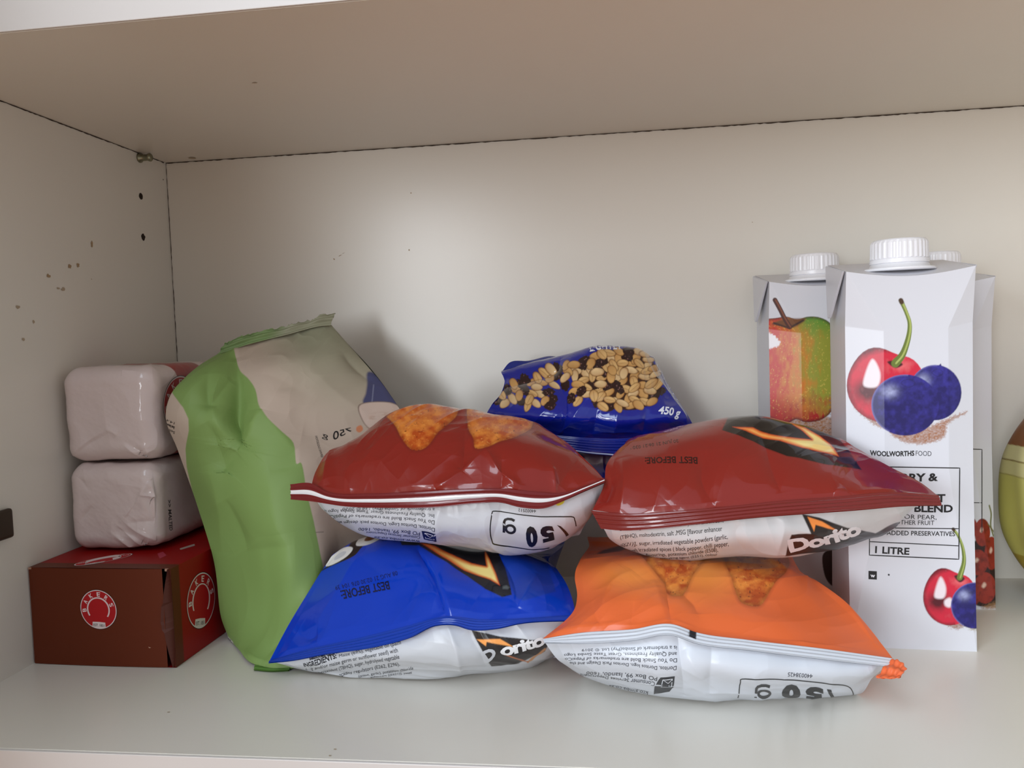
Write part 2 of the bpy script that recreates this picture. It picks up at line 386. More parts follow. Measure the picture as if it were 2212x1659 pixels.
def bowl(px, py, seed, jag):
    c = onx(px, py); bm = bmesh.new(); r = random.Random(seed); n = 20; R = [(.0026, .0002), (.0023, -.001), (.0022, -.011)]; rings = []
    J = [1+jag*(r.random()-.5)*2 for _ in range(n)]
    for rr, x in R: rings.append([bm.verts.new((x if x > 0 else .0002, c[1]+rr*J[i]*math.cos(6.2832*i/n), c[2]+rr*J[i]*math.sin(6.2832*i/n))) for i in range(n)])
    bm.faces.new(rings[0]); 
    for v in rings[1]+rings[2]: bm.verts.remove(v)
    bm_obj('pin_hole', bm, MHOLE, WL)
bowl(304, 424, 1, .04); bowl(309, 512, 2, .16)
for k, (x, y, r1, r2) in enumerate([(150, 575, .0016, .0014), (168, 573, .0015, .0015), (104, 596, .0016, .0012), (198, 527, .0012, .0022), (126, 623, .0015, .0007), (136, 625, .0017, .0012), (38, 663, .0016, .0011), (352, 388, .0007, .0006), (197, 603, .0005, .0005), (50, 733, .0014, .001), (72, 695, .0010, .001)]):
    c = onx(x, y); blob('grease_spot', (.00025, c[1], c[2]), (0, 1, 0), (0, 0, 1), r1, r2, MHOLE if k == 7 else (MSTAIN if k < 4 else MSTAIN2), WL, k, jag=.35)
d = ray(415, 341); c = CAM+d*(HT-CAM[2])/d[2]; blob('screw_cover', (c[0], c[1], HT-.0003), (1, 0, 0), (0, 1, 0), .003, .003, MSTAIN2, CE, 5, jag=.02)
d = ray(550, 178); c = CAM+d*(HT-CAM[2])/d[2]; blob('grease_spot', (c[0], c[1], HT-.0003), (1, 0, 0), (0, 1, 0), .0016, .0006, MSTAIN, CE, 5, jag=.3)
FL = bpy.data.objects['floor']
for k, (x, y) in enumerate([(364, 1539), (713, 1633), (724, 1619), (735, 1450)]):
    c = atz(x, y); blob('grease_spot', (c[0], c[1], .00025), (1, 0, 0), (0, 1, 0), .0007, .0005, MSTAIN2, FL, k+20, jag=.3)
for k, (x, y, r1, r2) in enumerate([(888, 417, .0005, .0005), (884, 540, .0006, .0006), (722, 560, .0006, .0008), (735, 552, .0018, .0003), (742, 547, .0012, .0002), (1625, 480, .0004, .0004)]):
    c = at(x, y, 0); blob('grease_spot', (c[0], -.0003, c[2]), (.9, 0, .4), (-.4, 0, .9), r1, r2, MSTAIN2 if k > 2 else MSTAIN, WB, k+40, jag=.3)
# shelf support pin
pn = empty('shelf_pin', (0, *onx(300, 337)[1:]), 'small zinc shelf support pin in the left wall under the upper shelf', 'shelf pin')
c = onx(300, 337); bm = bmesh.new()
lathe(bm, [(.0036, 0, 0), (.0038, .0006, 0), (.0036, .0016, 0), (.0026, .0022, 0), (.0025, .0076, 0), (.0031, .0082, 0), (.0033, .0095, 0), (.0026, .0104, 0)], (0, 0, 0), 28)
bmesh.ops.rotate(bm, cent=(0, 0, 0), matrix=Matrix.Rotation(math.pi/2, 3, 'Y'), verts=bm.verts)
bmesh.ops.translate(bm, vec=(.0001, c[1], HT-.0041), verts=bm.verts); bm_obj('pin_shank', bm, MSTEEL, pn, smooth=True)
# dark catch block at the left edge of the picture
c = onx(20, 1140); bm = bmesh.new(); box(bm, .0002, c[1]-.045, .0845, .0042, c[1]-.0005, .1025)
o = bm_obj('hinge_plate', bm, MPLATE, None, bevel=.0022, seg_=3); tag(o, 'dark brown rounded metal hinge plate on the left wall, cut by the picture edge', 'hinge plate')
# ------------------------------------------------------------------ bags
def bag(root, top, bottom, nr=320, nc=600, nrb=260, tflip=False):
    """two film panels sealed along both ends; bottom rows take the side folds of the top rows"""
    T = [[pt(q) for q in r] for r in top]; B = [[pt(q) for q in r] if r else None for r in bottom]
    for k in range(len(T)):
        if k == 0 or k == len(T)-1: B[k] = T[k] if k == 0 else T[-1]
    G, tk = rows_grid(T, nr, nc, None, 1.2); H, _ = rows_grid(B, nrb, nc, None, 1.8)
    def side(e, fl):     # folded gusset joining the two panels at one side
        q = np.linspace(0, 1, 90); a = G[:, e][((q**(1/1.2))*(nr-1)).astype(int)]; b_ = H[:, e][((q**(1/1.8))*(nrb-1)).astype(int)]; t = np.linspace(0, 1, 12)[None, :, None]
        P = a[:, None]*(1-t)+b_[:, None]*t; w_ = np.linalg.norm(a-b_, axis=1)[:, None, None]*.12*np.sin(np.pi*t); P[..., 0:1] += w_*(1 if e == 0 else -1)
        return Sheet(P, fl)
    return Sheet(G, tflip), Sheet(H, not tflip, up=1), side(0, True), side(-1, False)
def wr(x0, x1, y, z, n=6, bow=0., by=0.):
    return [('w', x0+(x1-x0)*i/(n-1), y+by*math.sin(math.pi*i/(n-1)), z+bow*math.sin(math.pi*i/(n-1))) for i in range(n)]
def fin(up, lo, Y, cols=(150, 40, 35), n=260, m=14, ridge=.00025, nrid=4, thick=.0006, drop=.004):
    """flat crimped seal: strip between two measured edges"""
    U = np.array([pt(q) for q in up]); L = np.array([pt(q if q[0] == 'f' else (q[0], q[1], q[2]-drop)) for q in lo])
    def rs(X):
        c = np.concatenate([[0], np.cumsum(np.linalg.norm(np.diff(X, axis=0), axis=1))]); return cr_interp(np.linspace(0, 1, n), c/c[-1], X)
    U, L = rs(U), rs(L); t = np.linspace(0, 1, m*3)[:, None, None]; P = U[None]*(1-t)+L[None]*t
    s = Sheet(P, True, up=1); P = P+s.normals()*(ridge*np.cos(t*2*np.pi*nrid)*np.sin(np.pi*np.clip(t, 0, 1))**.5)
    s = Sheet(P, True, up=1); s.base(cols); b = Sheet(P-s.normals()*thick, False, up=1); b.base(cols)
    return s, b

def gee(s, bl, br, tr, tl, w, c=(22, 20, 26)):
    bl, br, tr, tl = (np.array(v, float) for v in (bl, br, tr, tl))
    f = lambda x, y: (bl*(1-x)+br*x)*(1-y)+(tl*(1-x)+tr*x)*y
    s.stroke([f(.40+.32*math.cos(a), .68+.26*math.sin(a)) for a in np.linspace(0, 2*math.pi, 25)], w, c, off=.00012)
    s.stroke([f(.86, .98), f(.86, .6), f(.86, .26), f(.80, .12), f(.62, .04), f(.36, .04), f(.14, .12)], w, c, off=.00014)
# --- blue packet, bottom left
blue = empty('crisp_packet', (.26, -.13, 0), 'glossy blue crisp packet lying on the shelf, bottom left of the four crisp packets', 'crisp packet', 'crisp packets piled on the shelf')
R0 = [(582, 1428, -.200), (660, 1405, -.210), (781, 1378, -.219), (880, 1353, -.224), (962, 1333, -.227), (1040, 1340, -.226), (1140, 1336, -.222), (1243, 1329, -.214)]
top = [R0,
 [(622, 1352, -.190), (700, 1335, -.202), (800, 1310, -.208), (890, 1290, -.211), (950, 1262, -.211), (1040, 1283, -.212), (1140, 1280, -.209), (1238, 1300, -.203)],
 [(662, 1286, -.180), (725, 1262, -.188), (800, 1242, -.192), (870, 1225, -.194), (930, 1210, -.193), (1020, 1232, -.194), (1120, 1236, -.192), (1224, 1262, -.188)],
 [(700, 1226, -.170), (745, 1206, -.174), (800, 1192, -.176), (860, 1182, -.176), (915, 1176, -.175), (1010, 1195, -.176), (1110, 1200, -.174), (1205, 1232, -.172)],
 [(745, 1187, -.158), (790, 1164, -.150), (840, 1156, -.138), (900, 1162, -.134), (960, 1174, -.134), (1030, 1182, -.134), (1110, 1187, -.136), (1185, 1208, -.155)],
 wr(.222, .332, -.11, .054, 8), wr(.225, .33, -.07, .050, 8), wr(.228, .31, -.03, .025, 8)]
bot = [None,
 [(606, 1434, -.204), (665, 1432, -.212), (740, 1420, -.220), (840, 1412, -.228), (950, 1405, -.232), (1040, 1400, -.230), (1130, 1390, -.226), (1205, 1366, -.216), (1234, 1350, -.208)],
 [(650, 1446, -.198), (700, 1449, -.203), (760, 1452, -.208), (850, 1452, -.212), (950, 1450, -.216), (1040, 1440, -.216), (1120, 1432, -.212), (1190, 1408, -.204), (1222, 1385, -.198)],
 [('f', 700, 1452), ('f', 760, 1459), ('f', 850, 1464), ('f', 945, 1467), ('f', 1010, 1458), ('f', 1080, 1452), ('f', 1150, 1438), ('f', 1195, 1420)],
 wr(.200, .335, -.165, .0012), wr(.228, .33, -.11, .0012), wr(.230, .32, -.06, .004), None]
sT, sB, g0, g1 = bag(blue, top, bot)
BL = (0, 58, 186)
sT.crease([(893, 1170), (920, 1215), (945, 1270), (962, 1330)], .0035, -.0045)
sT.crease([(910, 1180), (945, 1240), (968, 1300), (975, 1334)], .003, .0022)
sT.crease([(770, 1190), (740, 1260), (690, 1340)], .010, .0012)
sT.crease([(1080, 1200), (1110, 1255), (1120, 1315)], .004, -.0024); sT.crease([(1160, 1240), (1135, 1285), (1118, 1315)], .003, .0018)
sT.crease([(640, 1365), (665, 1380), (690, 1372)], .005, -.0022)
sT.crumple(.0015, .045, 3); sT.pucker(.0010, .012, .012, 4)
sB.crease([(965, 1345), (985, 1400), (995, 1455)], .003, .0025); sB.crease([(1010, 1360), (1030, 1400), (1050, 1440)], .004, -.0025)
sB.crumple(.0014, .03, 8); sB.pucker(.0010, .014, .015, 9)
sT.base(BL); sB.base((208, 211, 217))
def flame(s, outer, inner, hot):
    """dark wedge with a glowing orange chevron printed inside"""
    if outer: s.poly(outer, (22, 18, 20), 2.5)
    d = sdf(s.E, inner); a = np.clip(.5-d/2.5, 0, 1); k = np.clip(-d/9., 0, 1)
    h = np.exp(-(((s.E-np.array(hot))**2).sum(-1))/(2*45.**2))
    c = np.array(lin((205, 70, 22)))*(1-k[..., None])+np.array(lin((250, 150, 40)))*k[..., None]; kk = np.clip(k*.75+h*k*.9, 0, 1)[..., None]**1.5
    c = c*(1-kk)+np.array(lin((255, 228, 140)))*kk; s.fill(a, c)
sT.poly([(850, 1130), (868, 1178), (905, 1176), (925, 1190), (965, 1215), (1010, 1245), (1048, 1275), (1085, 1290), (1105, 1284), (1098, 1240), (1070, 1180), (1050, 1130)], (20, 20, 26), 2.5)
sT.poly([(1066, 1130), (1100, 1260), (1112, 1285), (1130, 1300), (1200, 1280), (1150, 1130)], (8, 56, 160), 4)
flame(sT, None, [(905, 1170), (956, 1203), (1003, 1232), (1050, 1251), (1080, 1266), (1069, 1235), (1058, 1208), (1046, 1184), (1048, 1205), (1051, 1223), (1019, 1216), (987, 1203), (940, 1181)], (1062, 1246))
sT.poly([(1086, 1272), (1096, 1272), (1100, 1268), (1094, 1264), (1086, 1267)], (90, 96, 96), 4)
# end of the word mark: two rounded white letters on black at the left of the crest
sT.poly(smooth([(690, 1235), (742, 1200), (765, 1168), (800, 1148), (860, 1120), (900, 1165), (850, 1160), (790, 1180), (765, 1205), (720, 1222)]), (28, 18, 18), 2)
for q in ([(706, 1224), (712, 1206), (740, 1186), (760, 1184), (762, 1192), (745, 1208)], [(772, 1182), (775, 1168), (800, 1150), (835, 1146), (832, 1158), (800, 1178)]):
    sT.poly(smooth(q), (235, 232, 228), 1.5); m = np.array(q).mean(0); sT.poly(smooth(m+(np.array(q)-m)*.45), (120, 70, 30) if q[0][0] > 750 else (200, 200, 205), 2)
sT.text('BEST BEFORE:', (840, 1256), (738, 1279), h=19, c=(14, 22, 60), bold=.02)
sT.text('08 AUG 21 02:30 076 104 39', (858, 1234), (727, 1269), h=10, c=(14, 26, 80))
# back of pack
for t, a, b, h, bo in [('seasoned corn snack', (672, 1425), (745, 1407), 11, .03), ('INGREDIENTS:', (658, 1438), (728, 1421), 13, .03), ('Maize (69%), vegetable oil (palm', (733, 1420), (868, 1392), 12, 0),
    ('fruit and/or maize germ or sunflower seed) with', (662, 1448), (861, 1408), 12, 0), ('antioxidant (TBHQ), sugar, hydrolysed vegetable', (690, 1454), (864, 1421), 12, 0),
    ('acidity regulators (E262, E296),', (735, 1458), (864, 1437), 11, 0), ('(onion, garlic), potassium chloride', (775, 1462), (893, 1446), 9, 0), ('enhancers [(E621)], yeast', (800, 1464), (890, 1454), 6, 0)]:
    sB.text(t, a, b, h=(h*.55, h*.82), bold=bo, c=(30, 32, 44))
sB.poly([(1018, 1360), (1045, 1415), (1062, 1440), (1120, 1430), (1176, 1405), (1190, 1375), (1150, 1382), (1080, 1375)], (34, 28, 28), 2)
sB.poly([(1030, 1381), (1050, 1396), (1052, 1386), (1110, 1398), (1080, 1380)], (255, 170, 90), 2)
sB.line([(1176, 1400), (1140, 1428)], 5, (210, 150, 95), 2); sB.line([(1140, 1428), (1090, 1412)], 3, (200, 110, 50), 2)
sB.text('D', (1052, 1432), (1075, 1412), h=22, bold=.05, c=(205, 208, 214)); sB.text('orito', (1082, 1414), (1178, 1388), h=23, bold=.04, c=(240, 240, 242), space=.9)
build('front_panel', [sT], MFILM, blue); g0.col[:] = sT.col[0, 5]; g1.col[:] = sT.col[0, 5]; build('back_panel', [sB, g0, g1], MFILMW, blue)
lo = [(580, 1431, -.202), (636, 1426, -.211), (700, 1414, -.217), (813, 1397, -.224), (886, 1377, -.228), (943, 1351, -.230), (981, 1350, -.230), (1015, 1360, -.230), (1072, 1358, -.228), (1120, 1347, -.226), (1234, 1340, -.218)]
up = [(q[0], q[1]-2, q[2]-.001) for q in [(582, 1429, -.200), (660, 1406, -.210), (781, 1379, -.219), (880, 1354, -.224), (962, 1334, -.227), (1040, 1341, -.226), (1140, 1337, -.222), (1243, 1330, -.214)]]
f = fin(up, lo, 0, (8, 58, 168)); build('end_seal', f, MFILM, blue)

# --- maroon packet on top of the blue one
redl = empty('crisp_packet', (.28, -.14, .07), 'maroon crisp packet with orange chips printed on top, lying on the blue packet', 'crisp packet', 'crisp packets piled on the shelf')
R0 = [(672, 1052, -.196), (720, 1066, -.202), (800, 1067, -.207), (905, 1062, -.210), (1000, 1057, -.211), (1082, 1056, -.210), (1158, 1063, -.208), (1215, 1066, -.203), (1262, 1050, -.197), (1305, 1036, -.190)]
top = [R0,
 [(683, 1018, -.184), (760, 1010, -.194), (850, 1005, -.199), (960, 1002, -.201), (1060, 1002, -.201), (1150, 1008, -.199), (1225, 1015, -.192), (1286, 1014, -.182)],
 [(712, 975, -.172), (790, 958, -.182), (880, 948, -.186), (980, 948, -.188), (1080, 952, -.187), (1150, 962, -.184), (1215, 975, -.178), (1255, 984, -.172)],
 [(757, 957, -.160), (820, 918, -.166), (895, 905, -.169), (990, 910, -.169), (1080, 918, -.167), (1150, 935, -.164), (1195, 952, -.160), (1225, 956, -.158)],
 [(815, 921, -.146), (858, 889, -.148), (915, 873, -.148), (1000, 884, -.148), (1063, 895, -.148), (1120, 905, -.147), (1165, 920, -.146), (1195, 938, -.147)],
 wr(.238, .320, -.126, .132, 8, .008), wr(.245, .310, -.115, .112, 8), wr(.25, .305, -.112, .10, 8)]
bot = [None,
 [(690, 1092, -.195), (720, 1102, -.200), (770, 1118, -.205), (860, 1128, -.209), (960, 1132, -.210), (1060, 1136, -.210), (1150, 1134, -.207), (1220, 1115, -.202), (1272, 1088, -.195), (1303, 1066, -.188)],
 [(716, 1115, -.184), (745, 1130, -.188), (790, 1148, -.194), (873, 1157, -.197), (960, 1163, -.198), (1050, 1174, -.198), (1142, 1180, -.197), (1215, 1155, -.192), (1262, 1125, -.186), (1288, 1098, -.181)],
 [(762, 1145, -.170), (810, 1160, -.178), (880, 1168, -.181), (960, 1175, -.182), (1050, 1190, -.182), (1142, 1197, -.180), (1210, 1174, -.176), (1262, 1136, -.170)],
 wr(.215, .345, -.160, .0735), wr(.235, .33, -.13, .077), wr(.24, .325, -.115, .078), None]
sT, sB, g0, g1 = bag(redl, top, bot)
sT.crease([(1005, 925), (1002, 975), (1000, 1018)], .004, -.0030); sT.crease([(1048, 972), (1020, 1000), (1000, 1018)], .003, .0018); sT.crease([(1048, 970), (1080, 1020), (1125, 1055)], .003, .0026)
sT.crease([(1000, 1015), (970, 1040), (940, 1056)], .003, .002); sT.crease([(1085, 990), (1084, 1030), (1082, 1056)], .003, -.002); sT.crease([(1192, 1008), (1198, 1040), (1200, 1066)], .0022, .0018)
sT.crease([(1255, 985), (1235, 1010), (1205, 1050)], .006, -.002); sT.crease([(712, 975), (706, 1010), (700, 1055)], .004, .002)
sT.crumple(.0015, .04, 23); sT.pucker(.0010, .014, .014, 24)
sB.crease([(1082, 1086), (1075, 1130), (1060, 1180)], .006, -.0022); sB.crease([(950, 1100), (940, 1140), (950, 1172)], .005, .0018)
sB.crumple(.0014, .03, 28); sB.pucker(.0012, .012, .015, 29)
MR = (134, 34, 26)
sT.base(MR); sB.base((208, 211, 218))
def chip(s, pts, seed, dark=1.):
    """a printed tortilla chip, mottled orange"""
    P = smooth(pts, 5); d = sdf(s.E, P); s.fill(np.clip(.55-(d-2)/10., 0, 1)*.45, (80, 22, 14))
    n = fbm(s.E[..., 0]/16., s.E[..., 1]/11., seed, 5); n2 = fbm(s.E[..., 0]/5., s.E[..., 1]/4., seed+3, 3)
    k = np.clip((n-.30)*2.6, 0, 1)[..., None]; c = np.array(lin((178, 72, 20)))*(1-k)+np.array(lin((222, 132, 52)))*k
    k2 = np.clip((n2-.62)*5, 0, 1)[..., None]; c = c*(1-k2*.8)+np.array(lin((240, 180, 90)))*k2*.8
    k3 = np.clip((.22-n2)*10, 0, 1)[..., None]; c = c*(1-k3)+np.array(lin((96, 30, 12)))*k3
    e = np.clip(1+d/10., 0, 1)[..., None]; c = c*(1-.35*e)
    s.fill(np.clip(.5-d/2., 0, 1), c)
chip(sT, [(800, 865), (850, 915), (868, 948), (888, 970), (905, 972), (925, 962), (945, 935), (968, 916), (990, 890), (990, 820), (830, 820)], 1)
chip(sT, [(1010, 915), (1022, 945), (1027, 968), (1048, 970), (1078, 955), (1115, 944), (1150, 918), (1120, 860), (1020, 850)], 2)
for t, a, b, h in [('a trademark of Simba (Pty) Ltd © 2020', (940, 1097), (742, 1096), 9), ('Inc. Quality Freshness Great Taste Simba logo is', (940, 1110), (703, 1098), 9), ('Do You Snack Bold are trademarks of PepsiCo', (941, 1122), (711, 1108), 9),
    ('Doritos, Doritos Logo, Doritos pack design and', (941, 1135), (728, 1121), 9), ('PO Box 99, Isando, 1600', (908, 1148), (776, 1138), 9), ('Consumer Services Department', (908, 1158), (792, 1146), 7), ('www.simba.co.za', (908, 1166), (810, 1157), 5)]:
    sB.text(t, a, b, h=(h*.9, h*.62), c=(34, 36, 48))
sB.patch([(911, 1145), (942, 1146), (944, 1166), (916, 1164)], (22, 22, 28)); sB.stroke([(918, 1149), (938, 1150), (939, 1161), (920, 1160)], 1.5, (230, 232, 238), True, .0002); sB.stroke([(918, 1149), (930, 1156), (938, 1150)], 1.2, (230, 232, 238), False, .0002)
RB = [(1062, 1108), (1070, 1104), (1130, 1112), (1180, 1115), (1232, 1114), (1240, 1122)]; RB2 = [(1186, 1182), (1140, 1187), (1075, 1178), (1062, 1170), (1058, 1145)]
sB.stroke(smooth(RB+[(1243, 1135)], 4, False), 2.2); sB.stroke(smooth([(1062, 1108)]+RB2[::-1], 4, False), 2.2)
gee(sB, (1116, 1121), (1086, 1119), (1084, 1153), (1114, 1155), 5.5); sB.text('0', (1158, 1137), (1133, 1142), (1138, 1182), (1160, 1176), bold=.06); sB.text('5', (1192, 1135), (1164, 1139), (1170, 1170), (1200, 1164), bold=.06); sB.text('1', (1212, 1136), (1204, 1134), (1222, 1158), (1228, 1155), bold=.06)
sB.text('44002512', (1158, 1100), (1120, 1098), h=7); sB.poly(smooth([(1198, 1085), (1205, 1077), (1218, 1078), (1216, 1087), (1204, 1092)]), (225, 205, 40), 1.5)
build('front_panel', [sT], MFILM, redl); g0.col[:] = sT.col[0, 5]; g1.col[:] = sT.col[0, 5]; build('back_panel', [sB, g0, g1], MFILMW, redl)
up = [(627, 1046, -.192), (672, 1044, -.198), (706, 1062, -.203), (800, 1066, -.2085), (905, 1061, -.2115), (1000, 1056, -.2125), (1082, 1055, -.2115), (1158, 1062, -.2095), (1215, 1064, -.2045), (1262, 1049, -.1985), (1305, 1032, -.191)]
lo = [(628, 1079, -.192), (671, 1083, -.200), (747, 1094, -.207), (850, 1097, -.212), (936, 1096, -.214), (1031, 1087, -.2145), (1079, 1085, -.2135), (1126, 1096, -.2125), (1174, 1098, -.210), (1225, 1078, -.204), (1262, 1061, -.200), (1307, 1042, -.192)]
f = fin(up, lo, 0, (112, 26, 28), nrid=3)
for s in f: s.col[int(s.nr*.42):int(s.nr*.66)] = lin((236, 232, 232))
build('end_seal', f, MFILM, redl)

# --- orange packet, bottom right
org = empty('crisp_packet', (.42, -.15, 0), 'orange crisp packet lying on the shelf, front right of the pile', 'crisp packet', 'crisp packets piled on the shelf')
R0 = [(1172, 1380, -.234), (1254, 1367, -.241), (1368, 1359, -.246), (1450, 1348, -.249), (1505, 1366, -.249), (1615, 1382, -.247), (1760, 1399, -.242), (1928, 1422, -.230)]
top = [R0,
 [(1232, 1330, -.224), (1290, 1318, -.229), (1380, 1308, -.233), (1465, 1300, -.235), (1520, 1312, -.235), (1620, 1330, -.233), (1740, 1350, -.227), (1882, 1365, -.214)],
 [(1247, 1290, -.208), (1300, 1275, -.212), (1380, 1265, -.215), (1470, 1262, -.216), (1540, 1270, -.216), (1630, 1285, -.214), (1730, 1300, -.208), (1826, 1306, -.196)],
 [(1242, 1250, -.193), (1300, 1232, -.196), (1380, 1222, -.198), (1470, 1222, -.198), (1550, 1230, -.198), (1640, 1242, -.196), (1715, 1255, -.190), (1772, 1264, -.180)],
 [(1252, 1212, -.172), (1310, 1199, -.164), (1390, 1195, -.158), (1470, 1196, -.156), (1550, 1200, -.156), (1640, 1208, -.160), (1690, 1215, -.170), (1732, 1238, -.164)],
 wr(.350, .475, -.12, .056, 8), wr(.350, .47, -.08, .052, 8), wr(.37, .465, -.06, .03, 8)]
bot = [None,
 [(1197, 1416, -.233), (1240, 1418, -.240), (1300, 1420, -.249), (1400, 1430, -.254), (1480, 1432, -.256), (1600, 1440, -.256), (1740, 1450, -.250), (1850, 1450, -.242), (1905, 1446, -.233)],
 [(1222, 1437, -.226), (1260, 1449, -.231), (1310, 1464, -.236), (1410, 1485, -.241), (1490, 1492, -.242), (1600, 1492, -.242), (1740, 1489, -.238), (1840, 1482, -.232), (1884, 1465, -.228)],
 [('f', 1262, 1459), ('f', 1320, 1479), ('f', 1420, 1502), ('f', 1490, 1511), ('f', 1600, 1510), ('f', 1740, 1507), ('f', 1800, 1505), ('f', 1856, 1499)],
 wr(.365, .48, -.18, .0012), wr(.37, .475, -.13, .0012), wr(.372, .47, -.09, .004), None]
sT, sB, g0, g1 = bag(org, top, bot)
sT.crease([(1436, 1225), (1440, 1290), (1452, 1348)], .006, -.0032); sT.crease([(1475, 1280), (1500, 1300), (1510, 1325)], .005, -.002); sT.crease([(1370, 1235), (1320, 1270), (1300, 1350)], .009, .0024)
sT.crease([(1280, 1300), (1290, 1340), (1310, 1360)], .005, -.0014); sT.crease([(1370, 1300), (1365, 1330), (1362, 1352)], .004, -.0014); sT.crease([(1410, 1250), (1425, 1300), (1440, 1345)], .007, .0018)
sT.crease([(1750, 1240), (1830, 1310), (1890, 1390)], .005, .0016); sT.crumple(.0019, .045, 43); sT.pucker(.0012, .022, .02, 44)
sB.crease([(1462, 1350), (1470, 1420), (1478, 1505)], .004, -.0028); sB.crease([(1538, 1380), (1535, 1440), (1532, 1500)], .004, -.0015); sB.crease([(1480, 1400), (1500, 1440), (1530, 1470)], .006, .002)
sB.crumple(.0014, .035, 48); sB.pucker(.0009, .02, .015, 49)
sT.base((230, 106, 54)); sB.base((206, 210, 218))
g = np.exp(-((sT.E[..., 0]-1530)/90.)**2-((sT.E[..., 1]-1230)/60.)**2)+.8*np.exp(-((sT.E[..., 0]-1360)/80.)**2-((sT.E[..., 1]-1245)/40.)**2); sT.fill(np.clip(g*.75, 0, 1), (226, 146, 60))
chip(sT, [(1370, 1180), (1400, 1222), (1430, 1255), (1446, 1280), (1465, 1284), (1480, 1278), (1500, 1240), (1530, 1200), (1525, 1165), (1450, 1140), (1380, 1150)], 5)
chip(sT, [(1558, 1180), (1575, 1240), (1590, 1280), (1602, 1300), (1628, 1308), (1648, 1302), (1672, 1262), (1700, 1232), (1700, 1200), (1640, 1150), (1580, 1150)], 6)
sT.poly(smooth([(1290, 1195), (1320, 1182), (1360, 1178), (1340, 1190)]), (92, 36, 20), 4)
for t, a, b, h in [('is a trademark of Simba(Pty) Ltd. © 2019', (1461, 1395), (1257, 1402), 10), ('and Quality Freshness, Great Taste Simba Logo', (1461, 1409), (1220, 1411), 10), ('Do You Snack Bold are trademarks of PepsiCo', (1461, 1423), (1222, 1419), 10),
    ('Doritos, Doritos logo, Doritos Pack Design and the', (1460, 1439), (1232, 1427), 10), ('PO Box 99, Isando, 1600', (1420, 1462), (1268, 1448), 10), ('Consumer Services Department', (1415, 1473), (1255, 1452), 8), ('kto.simba.co.za', (1400, 1494), (1316, 1478), 7)]:
    sB.text(t, a, b, h=(h*.95, h*.55), c=(34, 36, 48))
sB.patch([(1427, 1462), (1457, 1461), (1455, 1484), (1446, 1496), (1412, 1500), (1414, 1482)], (26, 28, 38)); sB.stroke([(1432, 1467), (1452, 1466), (1450, 1482), (1428, 1483)], 1.6, (226, 230, 238), True, .0002); sB.stroke([(1432, 1467), (1443, 1475), (1452, 1466)], 1.3, (226, 230, 238), False, .0002)
sB.text('440038425', (1754, 1454), (1701, 1451), h=9, c=(60, 62, 72))
sB.stroke(smooth([(1594, 1508), (1599, 1475), (1610, 1463), (1700, 1467), (1800, 1476), (1832, 1482), (1842, 1496), (1842, 1503)], 5, False), 2.2)
gee(sB, (1668, 1477), (1629, 1475), (1626, 1505), (1665, 1506), 5.5); sB.text('0', (1729, 1482), (1690, 1480), (1686, 1507), (1727, 1508), bold=.06); sB.text('5', (1777, 1486), (1740, 1484), (1738, 1507), (1778, 1507), bold=.06); sB.text('1', (1795, 1489), (1786, 1488), (1796, 1507), (1803, 1507), bold=.06)
build('front_panel', [sT], MFILMW, org); g0.col[:] = sT.col[0, 5]; g1.col[:] = sT.col[0, 5]; build('back_panel', [sB, g0, g1], MFILMW, org)
up = [(q[0], q[1], q[2]-.0012) for q in R0]
lo = [(1176, 1388, -.236), (1254, 1390, -.245), (1368, 1383, -.250), (1450, 1372, -.253), (1505, 1390, -.253), (1615, 1404, -.251), (1760, 1422, -.246), (1918, 1440, -.233)]
f = fin(up, lo, 0, (206, 210, 218), nrid=3)
f[0].poly([(1489, 1358), (1505, 1366), (1503, 1381), (1487, 1374)], (24, 26, 34))
build('end_seal', f, MFILMW, org)
f = fin([(1926, 1424, -.232), (1941, 1426, -.236), (1952, 1434, -.238), (1958, 1445, -.238)], [(1892, 1464, -.240), (1910, 1465, -.242), (1930, 1466, -.243), (1944, 1463, -.242)], 0, (228, 106, 60), n=60, ridge=.0007, nrid=2)
for s in f:
    x = np.arange(s.nc)[None, :, None]; s.P = s.P+s.normals()*(.0003*np.sin(x*.35+np.arange(s.nr)[:, None, None]*.05))
o = build('folded_seal_corner', f, MFILMW, org); o['label'] = 'crumpled orange corner of the seal'

# --- maroon packet on top of the orange one
redr = empty('crisp_packet', (.44, -.14, .07), 'maroon crisp packet with a flame print and best before stamp, lying on the orange packet', 'crisp packet', 'crisp packets piled on the shelf')
R0 = [(1280, 1102, -.202), (1346, 1110, -.209), (1468, 1104, -.214), (1582, 1094, -.215), (1696, 1082, -.214), (1810, 1074, -.210), (1924, 1064, -.204), (2026, 1071, -.197)]
top = [R0,
 [(1303, 1052, -.192), (1380, 1055, -.202), (1480, 1050, -.205), (1582, 1042, -.207), (1690, 1035, -.206), (1790, 1035, -.202), (1880, 1036, -.194), (1988, 1042, -.185)],
 [(1310, 1005, -.180), (1390, 1003, -.190), (1490, 995, -.192), (1582, 985, -.194), (1690, 985, -.192), (1780, 993, -.188), (1860, 1003, -.181), (1924, 1009, -.173)],
 [(1336, 971, -.166), (1410, 965, -.173), (1500, 950, -.176), (1590, 938, -.177), (1680, 942, -.176), (1760, 956, -.171), (1820, 968, -.165), (1852, 969, -.160)],
 [(1365, 948, -.152), (1430, 939, -.157), (1510, 923, -.157), (1590, 906, -.157), (1650, 903, -.157), (1710, 915, -.157), (1770, 931, -.155), (1812, 946, -.153)],
 wr(.375, .485, -.125, .124, 8, .010), wr(.375, .465, -.105, .105, 8), wr(.38, .46, -.10, .09, 8)]
